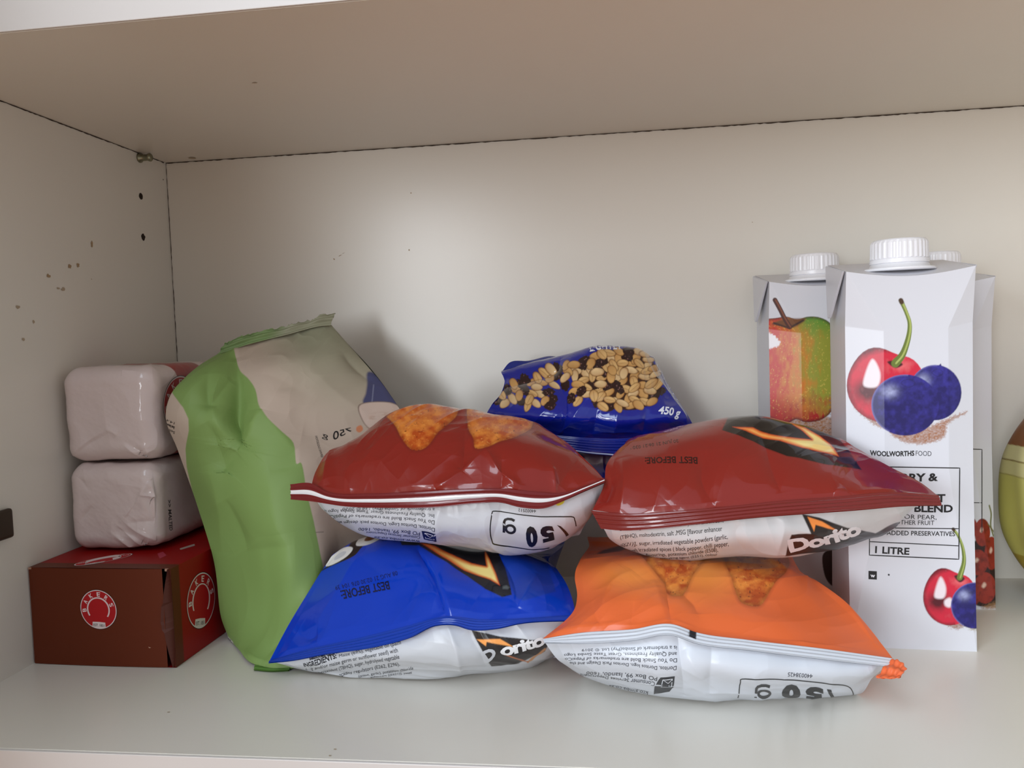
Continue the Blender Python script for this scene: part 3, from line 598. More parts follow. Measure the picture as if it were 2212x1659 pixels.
bot = [None,
 [(1306, 1145, -.198), (1340, 1152, -.203), (1400, 1163, -.209), (1480, 1167, -.213), (1582, 1162, -.215), (1690, 1152, -.213), (1790, 1140, -.208), (1880, 1122, -.200), (1945, 1108, -.194), (1977, 1096, -.190)],
 [(1318, 1165, -.189), (1350, 1175, -.193), (1400, 1190, -.198), (1480, 1197, -.201), (1582, 1191, -.202), (1690, 1187, -.201), (1790, 1170, -.197), (1880, 1146, -.190), (1935, 1130, -.185), (1954, 1116, -.181)],
 [(1350, 1184, -.178), (1410, 1203, -.183), (1480, 1208, -.185), (1590, 1202, -.186), (1690, 1203, -.185), (1790, 1187, -.182), (1870, 1166, -.176), (1915, 1149, -.172), (1930, 1136, -.168)],
 wr(.375, .50, -.165, .0725), wr(.38, .48, -.14, .076), wr(.38, .465, -.115, .075), None]
sT, sB, g0, g1 = bag(redr, top, bot)
sT.crease([(1640, 925), (1655, 965), (1672, 1020), (1690, 1070)], .006, -.0022); sT.crease([(1525, 965), (1515, 1020), (1520, 1050), (1545, 1095)], .005, -.0026); sT.crease([(1495, 1000), (1480, 1050), (1440, 1090)], .009, .0016)
sT.crease([(1345, 990), (1352, 1040), (1342, 1100)], .004, .0026); sT.crease([(1320, 1030), (1318, 1060), (1310, 1090)], .004, -.0016); sT.crease([(1800, 1060), (1810, 1062), (1825, 1055)], .003, .0015)
sT.crumple(.0014, .045, 63); sT.pucker(.0010, .016, .014, 64)
sB.crease([(1600, 1125), (1590, 1160), (1612, 1200)], .005, -.002); sB.crease([(1690, 1115), (1690, 1150), (1675, 1200)], .005, .0022)
sB.crumple(.0014, .03, 68); sB.pucker(.0012, .014, .015, 69)
sT.base((132, 36, 28)); sB.base((210, 212, 214))
sT.poly([(1560, 930), (1620, 950), (1700, 985), (1790, 1004), (1862, 1014), (1852, 1002), (1828, 968), (1800, 930), (1700, 880), (1580, 890)], (24, 18, 16), 3)
d = sdf(sT.E, [(1590, 925), (1700, 985), (1700, 1050), (1640, 940)])
flame(sT, None, [(1582, 923), (1658, 946), (1734, 969), (1812, 987), (1795, 962), (1772, 943), (1740, 925), (1704, 912), (1732, 932), (1753, 951), (1700, 946), (1660, 936), (1627, 924)], (1770, 965))
sT.text('BEST BEFORE:', (1506, 987), (1394, 991), h=14, c=(52, 20, 18), bold=.02); sT.text("20 JUN 21 06:21 030 '", (1466, 952), (1362, 966), h=7, c=(60, 24, 22))
for t, a, b, h in [('or maize germ or sunflower seed) with antioxidant', (1340, 1145), (1563, 1128), 13), ('(TBHQ), maltodextrin, salt ,MSG [flavour enhancer', (1341, 1162), (1560, 1147), 13), ('(E621)], sugar, irradiated vegetable powders (garlic,', (1343, 1180), (1572, 1165), 13),
    ('onion) irradiated spices ( black pepper, chilli pepper,', (1350, 1193), (1574, 1180), 12), ('flavourings, potassium chloride (E508),', (1395, 1201), (1551, 1191), 10), ('anticaking agent (E551), colour', (1425, 1206), (1550, 1199), 7)]:
    sB.text(t, a, b, h=(h*.62, h*.88), c=(30, 28, 34))
sB.poly([(1732, 1110), (1770, 1118), (1830, 1140), (1890, 1150), (1935, 1128), (1960, 1120), (1900, 1160), (1850, 1175), (1775, 1192), (1695, 1198), (1708, 1152), (1750, 1150)], (32, 24, 24), 2)
sB.poly([(1744, 1116), (1757, 1146), (1761, 1133), (1810, 1146), (1775, 1126)], (250, 150, 70), 2)
sB.text('Dorito', (1706, 1190), (1862, 1150), h=27, bold=.045, c=(232, 232, 236), space=.92)
build('front_panel', [sT], MFILM, redr); g0.col[:] = sT.col[0, 5]; g1.col[:] = sT.col[0, 5]; build('back_panel', [sB, g0, g1], MFILMW, redr)
up = [(1277, 1103, -.203), (1346, 1109, -.2105), (1468, 1103, -.2155), (1582, 1093, -.2165), (1696, 1081, -.2155), (1810, 1073, -.2115), (1924, 1063, -.2055), (2028, 1070, -.198)]
lo = [(1298, 1142, -.206), (1340, 1146, -.211), (1392, 1144, -.215), (1506, 1132, -.219), (1620, 1119, -.220), (1734, 1110, -.219), (1848, 1102, -.214), (1962, 1093, -.206), (2035, 1092, -.200)]
f = fin(up, lo, 0, (116, 34, 30), nrid=4); build('end_seal', f, MFILM, redr)
# ------------------------------------------------------------------ juice cartons
CW, CD, CH = .0705, .060, .2275
def carton(cx, cy, yaw, label, res=1.0, kfx=.5, H_=.2275):
    """octagonal one litre carton; (cx,cy) front right bottom corner"""
    CH = H_; root = empty('juice_carton', (cx, cy, 0), label, 'carton', 'one litre juice cartons')
    ca, sa = math.cos(yaw), math.sin(yaw)
    def w(x, y, z): x = x-CW; return np.stack([cx+x*ca-y*sa, cy+x*sa+y*ca, z], -1)
    c0 = 1.0; cxl, cxr, cyy = .0205, .0148, .0055
    def ch(t): # chamfer along height fraction
        z = t*CH; return c0*np.clip(np.minimum(np.minimum((CH-z)/.033, z/.11+.0), 1), .0, 1)
    nr = int(560*res); t = np.linspace(0, 1, nr)[:, None]; c = ch(t)
    def path(K, n):   # polyline through functions of c, n cols per leg
        xs, ys = [], []
        for (a, b), m in zip(zip(K[:-1], K[1:]), n):
            s = np.linspace(0, 1, m, endpoint=False)[None]; xs.append((a[0](c)*(1-s)+b[0](c)*s)); ys.append((a[1](c)*(1-s)+b[1](c)*s))
        xs.append(K[-1][0](c)+0*t); ys.append(K[-1][1](c)+0*t); return np.concatenate(xs, 1), np.concatenate(ys, 1)
    Z = lambda c: 0*c; Wd = lambda c: CW+0*c; Dd = lambda c: CD+0*c; C = lambda c: cyy*c; CL = lambda c: cxl*c; WC = lambda c: CW-cxr*c; DC_ = lambda c: CD-cyy*c
    n = int(90*res)
    def topz(x, y): return CH-.0042*np.sin(np.pi*np.clip(x/CW, 0, 1))*(1-y/CD)+.0085*(y/CD)
    def sheet(K, m, flip=False):
        x, y = path(K, m); zt = topz(x, y)*1.0; z = t*zt
        # slight belly of a full carton
        return Sheet(w(x, y, z), flip, k=3600)
    front = sheet([(Z, C), (CL, Z), (WC, Z), (Wd, C)], (n, int(n*1.7), n//2))
    left = sheet([(CL, Dd), (Z, DC_), (Z, C)], (20, 60)); rest = sheet([(Wd, C), (Wd, DC_), (WC, Dd), (CL, Dd)], (24, 12, 24))
    u, v = np.meshgrid(np.linspace(0, 1, 40), np.linspace(0, 1, 30)); tz = topz(u*CW, v*CD)
    top = Sheet(w(u*CW, v*CD, tz))
    bot = Sheet(w(u*CW, v*CD, 0*u+.0002), True)
    for s in (front, left, rest, top, bot): s.base((214, 214, 220))
    kx, ky = CW*kfx, CD*.40; kz = topz(kx, ky); kc = w(np.array(kx), np.array(ky), np.array(kz))
    def finish():
        build('carton_body', [front, left, rest, top, bot], MCART, root)
        for sgn in (0, 1):      # folded ears down the two sides
            bm = bmesh.new(); xo = -.0006 if sgn == 0 else CW+.0006; d = -1 if sgn == 0 else 1
            outl = [(.001, CH+.0005), (CD-.001, CH+.008), (CD*.62, CH-.0235), (CD*.56, CH-.027), (CD*.48, CH-.027), (CD*.42, CH-.0235)]
            A = [bm.verts.new(w(np.array(xo+d*(.0030 if sgn == 0 else -.0004)*max(0, (CH-z))/.027), np.array(y), np.array(z))) for y, z in outl]
            B = [bm.verts.new(w(np.array(xo+d*((.0012 if sgn == 0 else .0002)+(.0034 if sgn == 0 else .0002)*max(0, (CH-z))/.027)), np.array(y), np.array(z))) for y, z in outl]
            bm.faces.new(A); bm.faces.new(B[::-1])
            for i in range(len(A)): bm.faces.new((A[i], B[i], B[(i+1) % len(A)], A[(i+1) % len(A)]))
            bmesh.ops.bevel(bm, geom=bm.edges[:], offset=.0004, segments=2, affect='EDGES'); bmesh.ops.recalc_face_normals(bm, faces=bm.faces[:]); o = bm_obj('side_flap', bm, MWHITE, root)
        bm = bmesh.new(); lathe(bm, [(.0205, -.0006, 0), (.0206, .0006, 0), (.0196, .0012, 0), (.0172, .0016, 0), (.0166, .0034, 0), (.0162, .0036, 0)], kc, 64)
        bm_obj('spout_flange', bm, MCAP, root, smooth=True)
        cap = bmesh.new(); lathe(cap, [(.0160, .0036, 0), (.0168, .0040, 0), (.0168, .0062, 0), (.0161, .0066, 0), (.0162, .0070, 1), (.0160, .0160, 1), (.0156, .0176, 0), (.0148, .0183, 0), (.0140, .0181, 0), (.0136, .0174, 0), (.0001, .0174, 0)], kc, 128, ramp=.00035)
        bm_obj('screw_cap', cap, MCAP, root, smooth=False)
    return root, front, left, finish
MWHITE = mat('white_carton_fold', (214, 214, 220), .35)
BK = (22, 22, 26)
def crayon(s, pts, col, seed):
    P = smooth(pts, 5); d = sdf(s.E, P); n = fbm(s.E[..., 0]/3., s.E[..., 1]/1.6, seed, 3)
    s.fill(np.clip(.5-(d+14*(n-.35))/4., 0, 1)*np.clip(.35+n, 0, 1), col)
def cherry(s, cx, cy, rx, ry, stem, seed):
    ang = np.linspace(0, 2*np.pi, 40, endpoint=False); P = np.stack([cx+rx*np.cos(ang), cy+ry*np.sin(ang)-.10*ry*np.exp(-((ang-4.2)/.5)**2)+.12*ry*np.exp(-((ang-5.0)/.35)**2)], -1)
    x = (s.E[..., 0]-cx)/rx; y = (s.E[..., 1]-cy)/ry; d = sdf(s.E, P); a = np.clip(.5-d/1.6, 0, 1)
    n = fbm(s.E[..., 0]/9., s.E[..., 1]/14., seed, 4)
    k = np.clip(np.exp(-((x+.45)/.35)**2-((y-.15)/.28)**2)*1.3+.9*np.clip((np.hypot(x, y)-.86)*6, 0, 1)*(x < .2)+(n-.5)*.5, 0, 1)[..., None]
    c = np.array(lin((206, 30, 58)))*(1-k)+np.array(lin((84, 10, 26)))*k
    h = np.clip(np.exp(-((x-.35)/.3)**2-((y+.55)/.16)**2)*.6+(n-.55)*.6, 0, 1)[..., None]; c = c*(1-h)+np.array(lin((240, 130, 130)))*h
    s.fill(a, c)
    for q in ([(-.55, -.25), (-.35, -.72), (-.15, -.35), (-.22, .02), (-.55, .02)], [(-.2, .12), (0, .02), (.12, .18), (0, .36), (-.18, .3)]):
        s.poly(smooth([(cx+rx*u, cy+ry*v) for u, v in q]), (236, 222, 226), 5)
    s.poly(smooth([(stem[0][0]-17*rx/84, stem[0][1]-3), (stem[0][0], stem[0][1]+10), (stem[0][0]+16*rx/84, stem[0][1]+2), (stem[0][0], stem[0][1]-6)]), (70, 8, 22), 3)
    st = smooth(stem, 8, False)
    for k in range(len(st)-1):
        f = k/(len(st)-1); wd = (11*(1-f)**2+6.5+3*f**6)*rx/84*1.0; s.line([st[k], st[k+1]], wd, (104, 118, 48), 1.5)
    for k in range(len(st)-1):
        f = k/(len(st)-1); s.line([st[k]+[1.5, 0], st[k+1]+[1.5, 0]], 3.4*rx/84, (168, 180, 96), 2)
    s.line([st[-2], st[-1]], 10*rx/84, (72, 48, 28), 2)
def berry(s, cx, cy, rx, ry, seed, crown=None):
    ang = np.linspace(0, 2*np.pi, 40, endpoint=False); P = np.stack([cx+rx*np.cos(ang), cy+ry*np.sin(ang)], -1)
    if crown is not None: s.poly(crown, (36, 34, 92), 1.5)
    d = sdf(s.E, P); x = (s.E[..., 0]-cx)/rx; y = (s.E[..., 1]-cy)/ry; n = fbm(s.E[..., 0]/10., s.E[..., 1]/10., seed, 4)
    k = np.clip((n-.35)*1.6+.35*np.clip(-y, 0, 1), 0, 1)[..., None]; c = np.array(lin((24, 18, 92)))*(1-k)+np.array(lin((52, 46, 146)))*k
    h = np.clip(np.exp(-((x+.45)/.22)**2-((y+.45)/.2)**2)*1.1*(n+.25), 0, 1)[..., None]; c = c*(1-h)+np.array(lin((180, 185, 222)))*h
    r = np.clip((np.hypot(x, y)-.93)*14, 0, 1)[..., None]*(.8*(x+.3*y < -.2))[..., None]; c = c*(1-r)+np.array(lin((120, 118, 180)))*r
    s.fill(np.clip(.5-d/1.6, 0, 1), c)
    m = smooth([(cx-.12*rx, cy-.72*ry), (cx+.1*rx, cy-.85*ry), (cx+.3*rx, cy-.72*ry), (cx+.12*rx, cy-.58*ry)]); s.fill(np.clip(.5-np.abs(sdf(s.E, m))/1.6+.3, 0, 1)*.7, (18, 14, 60))

root, F, Lf, fin_c = carton(.5785, -.148, -.07, 'tall white juice carton with cherry and blueberry picture, nearest of the cartons')
crayon(F, [(1848, 875), (1870, 905), (1905, 925), (1990, 930), (1960, 900)], (150, 100, 70), 3); crayon(F, [(1920, 930), (1950, 955), (2000, 960), (2040, 945), (2050, 915), (2085, 895), (2086, 888), (2040, 905), (1980, 930)], (158, 104, 70), 4)
cherry(F, 1914, 833, 85, 80, [(1934, 785), (1950, 765), (1962, 730), (1965, 700), (1958, 676), (1946, 649)], 5)
berry(F, 2020, 848, 57, 60, 7, [(1990, 800), (2010, 790), (2023, 795), (2032, 785), (2036, 795), (2052, 802), (2061, 806), (2050, 812), (2000, 815)])
berry(F, 1955, 875, 73, 66, 6)
crayon(F, [(2025, 1335), (2040, 1350), (2066, 1360), (2085, 1352), (2070, 1340)], (150, 105, 80), 8); crayon(F, [(2085, 1352), (2100, 1362), (2112, 1360), (2112, 1350)], (150, 135, 100), 9)
cherry(F, 2052, 1290, 58, 61, [(2073, 1248), (2082, 1215), (2080, 1185), (2070, 1158), (2059, 1143)], 9); berry(F, 2106, 1308, 52, 50, 10)
F.text('WOOLWORTHS', (1879, 983), (1975, 984), (1975, 973), (1879, 972), bold=.035, c=BK); F.text('FOOD', (1978, 984), (2012, 985), (2012, 974), (1978, 973), c=(70, 70, 76))
F.stroke([(1880, 1008), (2073, 1011), (2071, 1208), (1960, 1203), (1878, 1199)], 2.2, BK, True)
F.stroke([(1880, 1140), (2071, 1142)], 1.9, BK); F.stroke([(1878, 1170), (2071, 1179)], 1.9, BK)
for t, a, b, h, bo in [('CHERRY &', (1890, 1036), (2026, 1038), 17, .035), ('FRUIT', (1970, 1083), (2042, 1084), 17, .035), ('BLEND', (1975, 1105), (2058, 1106), 16, .035), ('FOR PEAR,', (1946, 1120), (2023, 1122), 10, 0), ('OTHER FRUIT', (1934, 1132), (2018, 1134), 10, 0),
    ('NO ADDED PRESERVATIVES', (1890, 1155), (2063, 1158), 10, .012), ('1 LITRE', (1890, 1194), (1964, 1198), 15, .03)]: F.text(t, a, b, h=h, bold=bo, c=BK)
F.patch([(1876, 1233), (1894, 1234), (1894, 1252), (1876, 1251)], BK); F.text('w', (1880, 1246), (1890, 1247), (1890, 1239), (1880, 1238), c=(235, 235, 240), bold=.03, off=.0003)
F.patch([(1918, 1240), (1920, 1239), (1922, 1241), (1921, 1244), (1918, 1243)], (60, 60, 66))
for k in range(9): F.text(('juice concentrate', 'water apple pure', 'colour flavour', 'vitamin c')[k % 4], (1793, 858+k*12), (1806, 858+k*12), h=5, c=(90, 90, 98))
F.poly(smooth([(1790, 790), (1794, 786), (1797, 790), (1801, 786), (1803, 796), (1796, 820), (1792, 812)]), (172, 196, 88), 1.2)
F.stroke([(1790, 840), (1806, 841)], 1.5, (60, 60, 66))
fin_c()

root, F, Lf, fin_c = carton(.5475, -.070, 0, 'white juice carton with large red and green apple picture, standing behind the maroon packet')
crayon(F, [(1628, 905), (1660, 935), (1720, 955), (1800, 950), (1860, 915), (1800, 900), (1700, 905)], (168, 110, 60), 13)
AP = smooth([(1636, 700), (1652, 690), (1675, 687), (1700, 684), (1722, 690), (1745, 684), (1772, 686), (1795, 700), (1806, 730), (1812, 790), (1808, 850), (1795, 890), (1770, 908), (1740, 912), (1720, 906), (1700, 914), (1672, 908), (1648, 890), (1633, 860), (1625, 800), (1624, 760), (1628, 720)], 4)
d = sdf(F.E, AP); x = (F.E[..., 0]-1717)/95; y = (F.E[..., 1]-798)/114; n = fbm(F.E[..., 0]/7., F.E[..., 1]/18., 31, 5); n2 = fbm(F.E[..., 0]/3., F.E[..., 1]/3., 33, 3)
gx = np.clip((x+.55+(n-.5)*.9)/1.1, 0, 1)[..., None]; red, ora, grn = (np.array(lin(v)) for v in ((196, 44, 30), (206, 122, 36), (146, 148, 48)))
c = np.where(gx < .5, red*(1-gx*2)+ora*gx*2, ora*(2-gx*2)+grn*(gx*2-1)); k = np.clip((y-.45+(n-.5)*.8)*2, 0, 1)[..., None]; c = c*(1-k)+np.array(lin((176, 34, 30)))*k
k = np.clip((-y-.55)*2.2, 0, 1)[..., None]*np.clip(x*2+.4, 0, 1)[..., None]; c = c*(1-k)+np.array(lin((80, 140, 40)))*k
k = np.clip((n2-.6)*6, 0, .6)[..., None]; c = c*(1-k)+np.array(lin((226, 190, 90)))*k
k = np.clip(1+d/7., 0, 1)[..., None]; c = c*(1-k*.85)+np.array(lin((52, 14, 10)))*k*.85; F.fill(np.clip(.5-d/1.6, 0, 1), c)
F.fill(np.clip(.5-(sdf(F.E, smooth([(1636, 722), (1650, 716), (1668, 722), (1684, 738), (1682, 748), (1660, 752), (1640, 744)]))+10*(n2-.45))/4, 0, 1), (238, 232, 234))
F.poly(smooth([(1668, 700), (1690, 690), (1725, 688), (1740, 690), (1722, 704), (1705, 708), (1690, 704)]), (112, 64, 22), 5); F.line([(1672, 698), (1705, 709), (1735, 692)], 4, (40, 14, 8), 3)
st = smooth([(1706, 706), (1696, 690), (1685, 668), (1674, 648)], 6, False); F.line(st, 10, (66, 20, 12), 1.6); F.line([q+[1.5, 0] for q in st], 3, (128, 66, 38), 2)
F.poly(smooth([(1613, 790), (1617, 784), (1621, 789), (1625, 784), (1626, 798), (1620, 817), (1616, 810)]), (172, 196, 88), 1.2)
F.stroke([(1613, 832), (1629, 833)], 1.4, (60, 60, 66))
for k in range(6): F.text(('from concentrate', 'apple juice', 'store in a cool', 'once opened')[k % 4], (1614, 856+k*9), (1629, 856+k*9), h=4, c=(110, 110, 116))
for k in range(10): F.text(('from concentrate', 'apple juice', 'store in a cool', 'once opened')[k % 4], (1791, 856+k*10), (1804, 856+k*10), h=4, c=(110, 110, 116))
F.poly(smooth([(1776, 1205), (1786, 1190), (1806, 1190), (1816, 1225), (1812, 1260), (1798, 1266), (1782, 1245)]), (52, 30, 26), 2)
fin_c()

root, F, Lf, fin_c = carton(.6215, -.072, 0, 'white juice carton with red grape picture, mostly hidden behind the cherry carton', .8, .585, .2245)
F.stroke([(2060, 968), (2121, 971), (2121, 1150)], 1.8, BK); F.stroke([(2060, 1085), (2121, 1086)], 1.6, BK)
def grape(cx, cy, rx, ry, col, seed):
    ang = np.linspace(0, 2*np.pi, 30, endpoint=False); P = np.stack([cx+rx*np.cos(ang), cy+ry*np.sin(ang)], -1); n = fbm(F.E[..., 0]/8, F.E[..., 1]/10, seed, 3)
    k = np.clip((n-.4)*2, 0, 1)[..., None]; F.fill(np.clip(.5-sdf(F.E, P)/1.6, 0, 1), np.array(lin(col))*(1-k)+np.array(lin((84, 22, 18)))*k)
    F.poly(smooth([(cx-.3*rx, cy-.1*ry), (cx-.1*rx, cy-.35*ry), (cx+.1*rx, cy-.2*ry), (cx-.1*rx, cy)]), (226, 190, 170), 4)
F.poly(smooth([(2105, 1170), (2135, 1165), (2153, 1200), (2155, 1290), (2140, 1310), (2100, 1300), (2090, 1230)]), (36, 10, 12), 3)
for q in [(2090, 1140, 22, 26), (2122, 1150, 17, 30), (2142, 1195, 15, 36), (2112, 1215, 22, 28), (2128, 1270, 24, 34), (2095, 1285, 24, 26)]: grape(*q, (150, 44, 30), int(q[0]))
F.line(smooth([(2137, 1092), (2141, 1110), (2140, 1135), (2146, 1158)], 5, False), 3, (110, 112, 60), 1.6); F.line([(2134, 1132), (2148, 1150)], 2.5, (110, 100, 50), 1.5)
crayon(F, [(2130, 1305), (2155, 1300), (2155, 1316), (2120, 1315)], (150, 110, 70), 14)
fin_c()

# ------------------------------------------------------------------ biscuit box
def quad(A, B, C, D, nu, nv, flip=False):
    u = np.linspace(0, 1, nu)[None, :, None]; v = np.linspace(0, 1, nv)[:, None, None]; A, B, C, D = map(np.array, (A, B, C, D))
    return Sheet((A*(1-u)+B*u)*(1-v)+(D*(1-u)+C*u)*v, flip)
def badge(s, cx, cy, ux, uy, vx, vy, rev=False):
    """round red baker badge: lettering on a ring and a banner; (u,v) half axes in measured pixels, v up"""
    E = lambda r, a: (cx+r*(math.cos(a)*ux+math.sin(a)*vx), cy+r*(math.cos(a)*uy+math.sin(a)*vy))
    ring = lambda r: [E(r, 2*math.pi*k/48) for k in range(48)]
    s.patch(ring(1.0), (24, 14, 14), .00006); s.patch(ring(.975), (226, 205, 205), .0001); s.patch(ring(.93), (176, 22, 28), .00014)
    s.stroke([E(.58, a) for a in np.linspace(math.radians(-35), math.radians(215), 40)], abs(ux)*.05+1, (226, 205, 205), off=.0002)
    L = 'BAKERS'
    for i, ch in enumerate(L):
        a = math.radians(186-i*33); da = .125; r0, r1 = .66, .88
        s.text(ch, E(r0, a+da/r0*.62), E(r0, a-da/r0*.62), E(r1, a-da/r0*.62), E(r1, a+da/r0*.62), c=(232, 214, 214), bold=.02, off=.00022)
    s.patch([E(.96, math.radians(a)) for a in (-112, -100, -90, -80, -68)]+[E(.72, math.radians(-62)), E(.62, math.radians(-90)), E(.72, math.radians(-118))], (226, 210, 208), .0002)
    s.text('EST. 1851', E(.90, math.radians(-109)), E(.90, math.radians(-71)), E(.77, math.radians(-68)), E(.77, math.radians(-112)), c=(40, 20, 20), off=.0003)
bx = empty('biscuit_box', (.05, -.12, 0), 'brown and red cardboard biscuit box with round badge at the bottom of the left stack', 'box')
a0, a1, ztp = atz(66, 1433.), atz(381, 1443.), .0615
dirx = (a1-a0)/np.linalg.norm(a1-a0); diry = np.array([-dirx[1], dirx[0], 0])*1.; fl = np.array([.0012, a0[1], 0.0003]); fr = a1.copy(); fr[2] = .0003
bl_ = fl+np.array([.0, .150, 0]); br_ = fr+np.array([.0040, .148, 0]); up_ = np.array([0, 0, ztp])
bf = quad(fl, fr-dirx*.0055, fr-dirx*.0055+up_, fl+up_, 320, 200); bs = quad(fr, br_, br_+up_, fr+up_, 320, 140); bt = quad(fl+up_, fr+up_, br_+up_, bl_+up_, 240, 320)
bk = quad(br_, bl_, bl_+up_, br_+up_, 10, 10); bl2 = quad(bl_, fl, fl+up_, bl_+up_, 10, 10); bb = quad(bl_, br_, fr, fl, 10, 10)
BR = (96, 36, 10); RD = (148, 6, 6)
for s in (bf, bk): s.base(BR)
for s in (bs, bt, bl2, bb): s.base(RD)
w_ = bf.E[..., 0]; bf.P = bf.P-np.array([0, 1, 0])*(.0012*np.sin(np.clip((w_-70)/300, 0, 1)*np.pi)**.6)[..., None]
x_ = (np.arange(bs.nc)/bs.nc)[None]+0*bs.E[..., 0]; bs.fill(np.clip(.5+(.06-x_)/.01, 0, 1), BR)
y_ = (np.arange(bt.nr)/bt.nr)[:, None]+0*bt.E[..., 0]; bt.fill(np.clip(.5+(.07-y_)/.012, 0, 1), BR)
badge(bf, 215.5, 1315, 40, 3, -2, -43); badge(bs, 434, 1297, 31, -4, 3, -62); badge(bt, 223, 1209, 60, -9, 24, -10)
bt.patch([(388, 1185), (420, 1175), (421, 1179), (390, 1188)], (180, 160, 150)); bt.patch([(340, 1196), (352, 1192), (360, 1200), (345, 1207)], (178, 60, 80))
bf.patch([(322, 1396), (328, 1398), (324, 1399)], (200, 160, 140))
bt.P = bt.P+np.array([0, 0, .0])
build('box_body', [bs, bt, bk, bl2, bb], MCARD, bx)
build('front_panel', [bf], MCARD, bx)
# folded end flap with a torn edge beside the front panel
h = .061; r = random.Random(4); n = 26; bm = bmesh.new(); P0 = fr-dirx*.0062; colL = []
for i in range(n+1):
    t = i/n; z = .0006+t*h; wdt = .0005+.0058*math.sin(math.pi*min(1, t*1.02))*(1 if .35 < t < .62 else .8)+(.0016*r.random() if .36 < t < .56 else 0)
    l = P0+dirx*(.0052-wdt)+np.array([0, -.0003, z]); m_ = P0+dirx*.0052+np.array([0, .0035*math.sin(math.pi*t), z]); rr = P0+dirx*.0066+np.array([0, -.0006, z])
    colL.append([bm.verts.new(v) for v in (l+np.array([0, -.0012, 0]), m_, rr)])
for a, b in zip(colL[:-1], colL[1:]):
    for k in range(2): bm.faces.new((a[k], a[k+1], b[k+1], b[k]))
MBOXD = mat('brown_box_flap', (84, 34, 18), .5)
bm_obj('end_flap', bm, MBOXD, bx)
bm = bmesh.new(); box(bm, 0, 0, 0, .0022, .0016, .0016); bmesh.ops.translate(bm, vec=tuple(fr+up_-dirx*.0035+np.array([0, -.0009, -.0014])), verts=bm.verts); bm_obj('worn_corner', bm, MRAW, bx, bevel=.0004)
bm = bmesh.new(); box(bm, 0, 0, 0, .002, .001, .0012); bmesh.ops.translate(bm, vec=tuple(fl+up_+np.array([.0, -.0006, -.0012])), verts=bm.verts); bm_obj('worn_corner', bm, MRAW, bx, bevel=.0003)

# ------------------------------------------------------------------ wrapped biscuit packs
def rbox(x0, y0, z0, x1, y1, z1, r, nx, ny, nz, amp, seed, endpuff=.002):
    """soft rounded pack as six sheets sharing one displacement field"""
    lo, hi = np.array([x0, y0, z0])+r, np.array([x1, y1, z1])-r; S = {}
    def mk(ax, sgn, nu, nv):
        lim = [(x0, x1), (y0, y1), (z0, z1)]; a, b = {0: (1, 2), 1: (0, 2), 2: (0, 1)}[ax]
        tt = lambda n: (lambda q: (q-np.sin(2*np.pi*q)*.08))(np.linspace(0, 1, n))
        u, v = np.meshgrid(tt(nu), tt(nv)); Q = np.zeros(u.shape+(3,)); rev = (ax == 0 and sgn < 0) or (ax == 1 and sgn > 0) or (ax == 2 and sgn < 0)
        Q[..., ax] = lim[ax][1 if sgn > 0 else 0]; Q[..., a] = lim[a][0]+(lim[a][1]-lim[a][0])*u; Q[..., b] = lim[b][0]+(lim[b][1]-lim[b][0])*v
        K = np.clip(Q, lo, hi); d = Q-K; d /= np.linalg.norm(d, axis=-1, keepdims=True)+1e-12; P = K+d*r
        f = amp*(fbm(P[..., 0]*60+P[..., 2]*25, P[..., 2]*70+P[..., 1]*45, seed, 4)-.5)*2+amp*.9*(1-2*np.abs(vnoise(P[..., 0]*55+P[..., 1]*35, P[..., 2]*50-P[..., 1]*20, seed+9)*2-1))
        P = P+d*f[..., None]
        flip = rev ^ (ax == 1)
        return Sheet(P, flip)
    S['front'] = mk(1, -1, nx, nz); S['back'] = mk(1, 1, 40, 40); S['right'] = mk(0, 1, ny, nz); S['left'] = mk(0, -1, 60, 60); S['top'] = mk(2, 1, 120, 160); S['bottom'] = mk(2, -1, 60, 80)
    return S
WC_ = (212, 194, 190)
pk = empty('biscuit_pack', (.04, -.09, .06), 'pale wrapped biscuit pack with a black mark on its end, resting on the box', 'biscuit pack', 'wrapped biscuit packs')
S = rbox(.0055, -.157, .0637, .0690, -.012, .1206, .010, 260, 220, 240, .0009, 3)
f = S['front']
for c_ in ([(324, 1035), (290, 1090), (262, 1127)], [(324, 1036), (332, 1070), (345, 1120)], [(300, 1068), (330, 1072), (345, 1072)], [(266, 1125), (300, 1150), (345, 1170)], [(250, 1130), (290, 1165), (320, 1185)], [(240, 1150), (275, 1175), (300, 1190)]): f.crease(c_, .0022, -.0016)
for c_ in ([(300, 1060), (285, 1100), (270, 1122)], [(318, 1050), (322, 1080), (330, 1120)], [(255, 1140), (290, 1158), (330, 1185)], [(165, 1030), (178, 1042), (190, 1060)], [(200, 1092), (185, 1110), (170, 1130)], [(275, 1130), (300, 1128), (340, 1125)]): f.crease(c_, .0022, .0012)
for s in S.values(): s.base(WC_)
f.patch([(171, 1041), (200, 1042), (197, 1092), (172, 1066)], (14, 20, 22)); f.stroke([(181, 1038), (184, 1034), (189, 1034), (191, 1038)], 2.4, (96, 70, 72))
s = S['right']
s.text('>> MALTED', (362, 1080), (366, 1146), h=7, c=(46, 38, 40), bold=.02)
build('wrapper', list(S.values()), MWRAP, pk)
pk = empty('biscuit_pack', (.04, -.09, .12), 'pale wrapped biscuit pack with a red badge band, on top of the left stack', 'biscuit pack', 'wrapped biscuit packs')
S = rbox(.0045, -.157, .1226, .0715, -.010, .1855, .0115, 280, 240, 260, .0006, 13)
f = S['front']
for c_ in ([(156, 983), (185, 957), (231, 928)], [(231, 928), (245, 934), (253, 942)], [(266, 960), (285, 975), (312, 992)], [(262, 802), (270, 798), (300, 797)], [(315, 970), (318, 985), (322, 1000)]): f.crease(c_, .0022, -.0014)
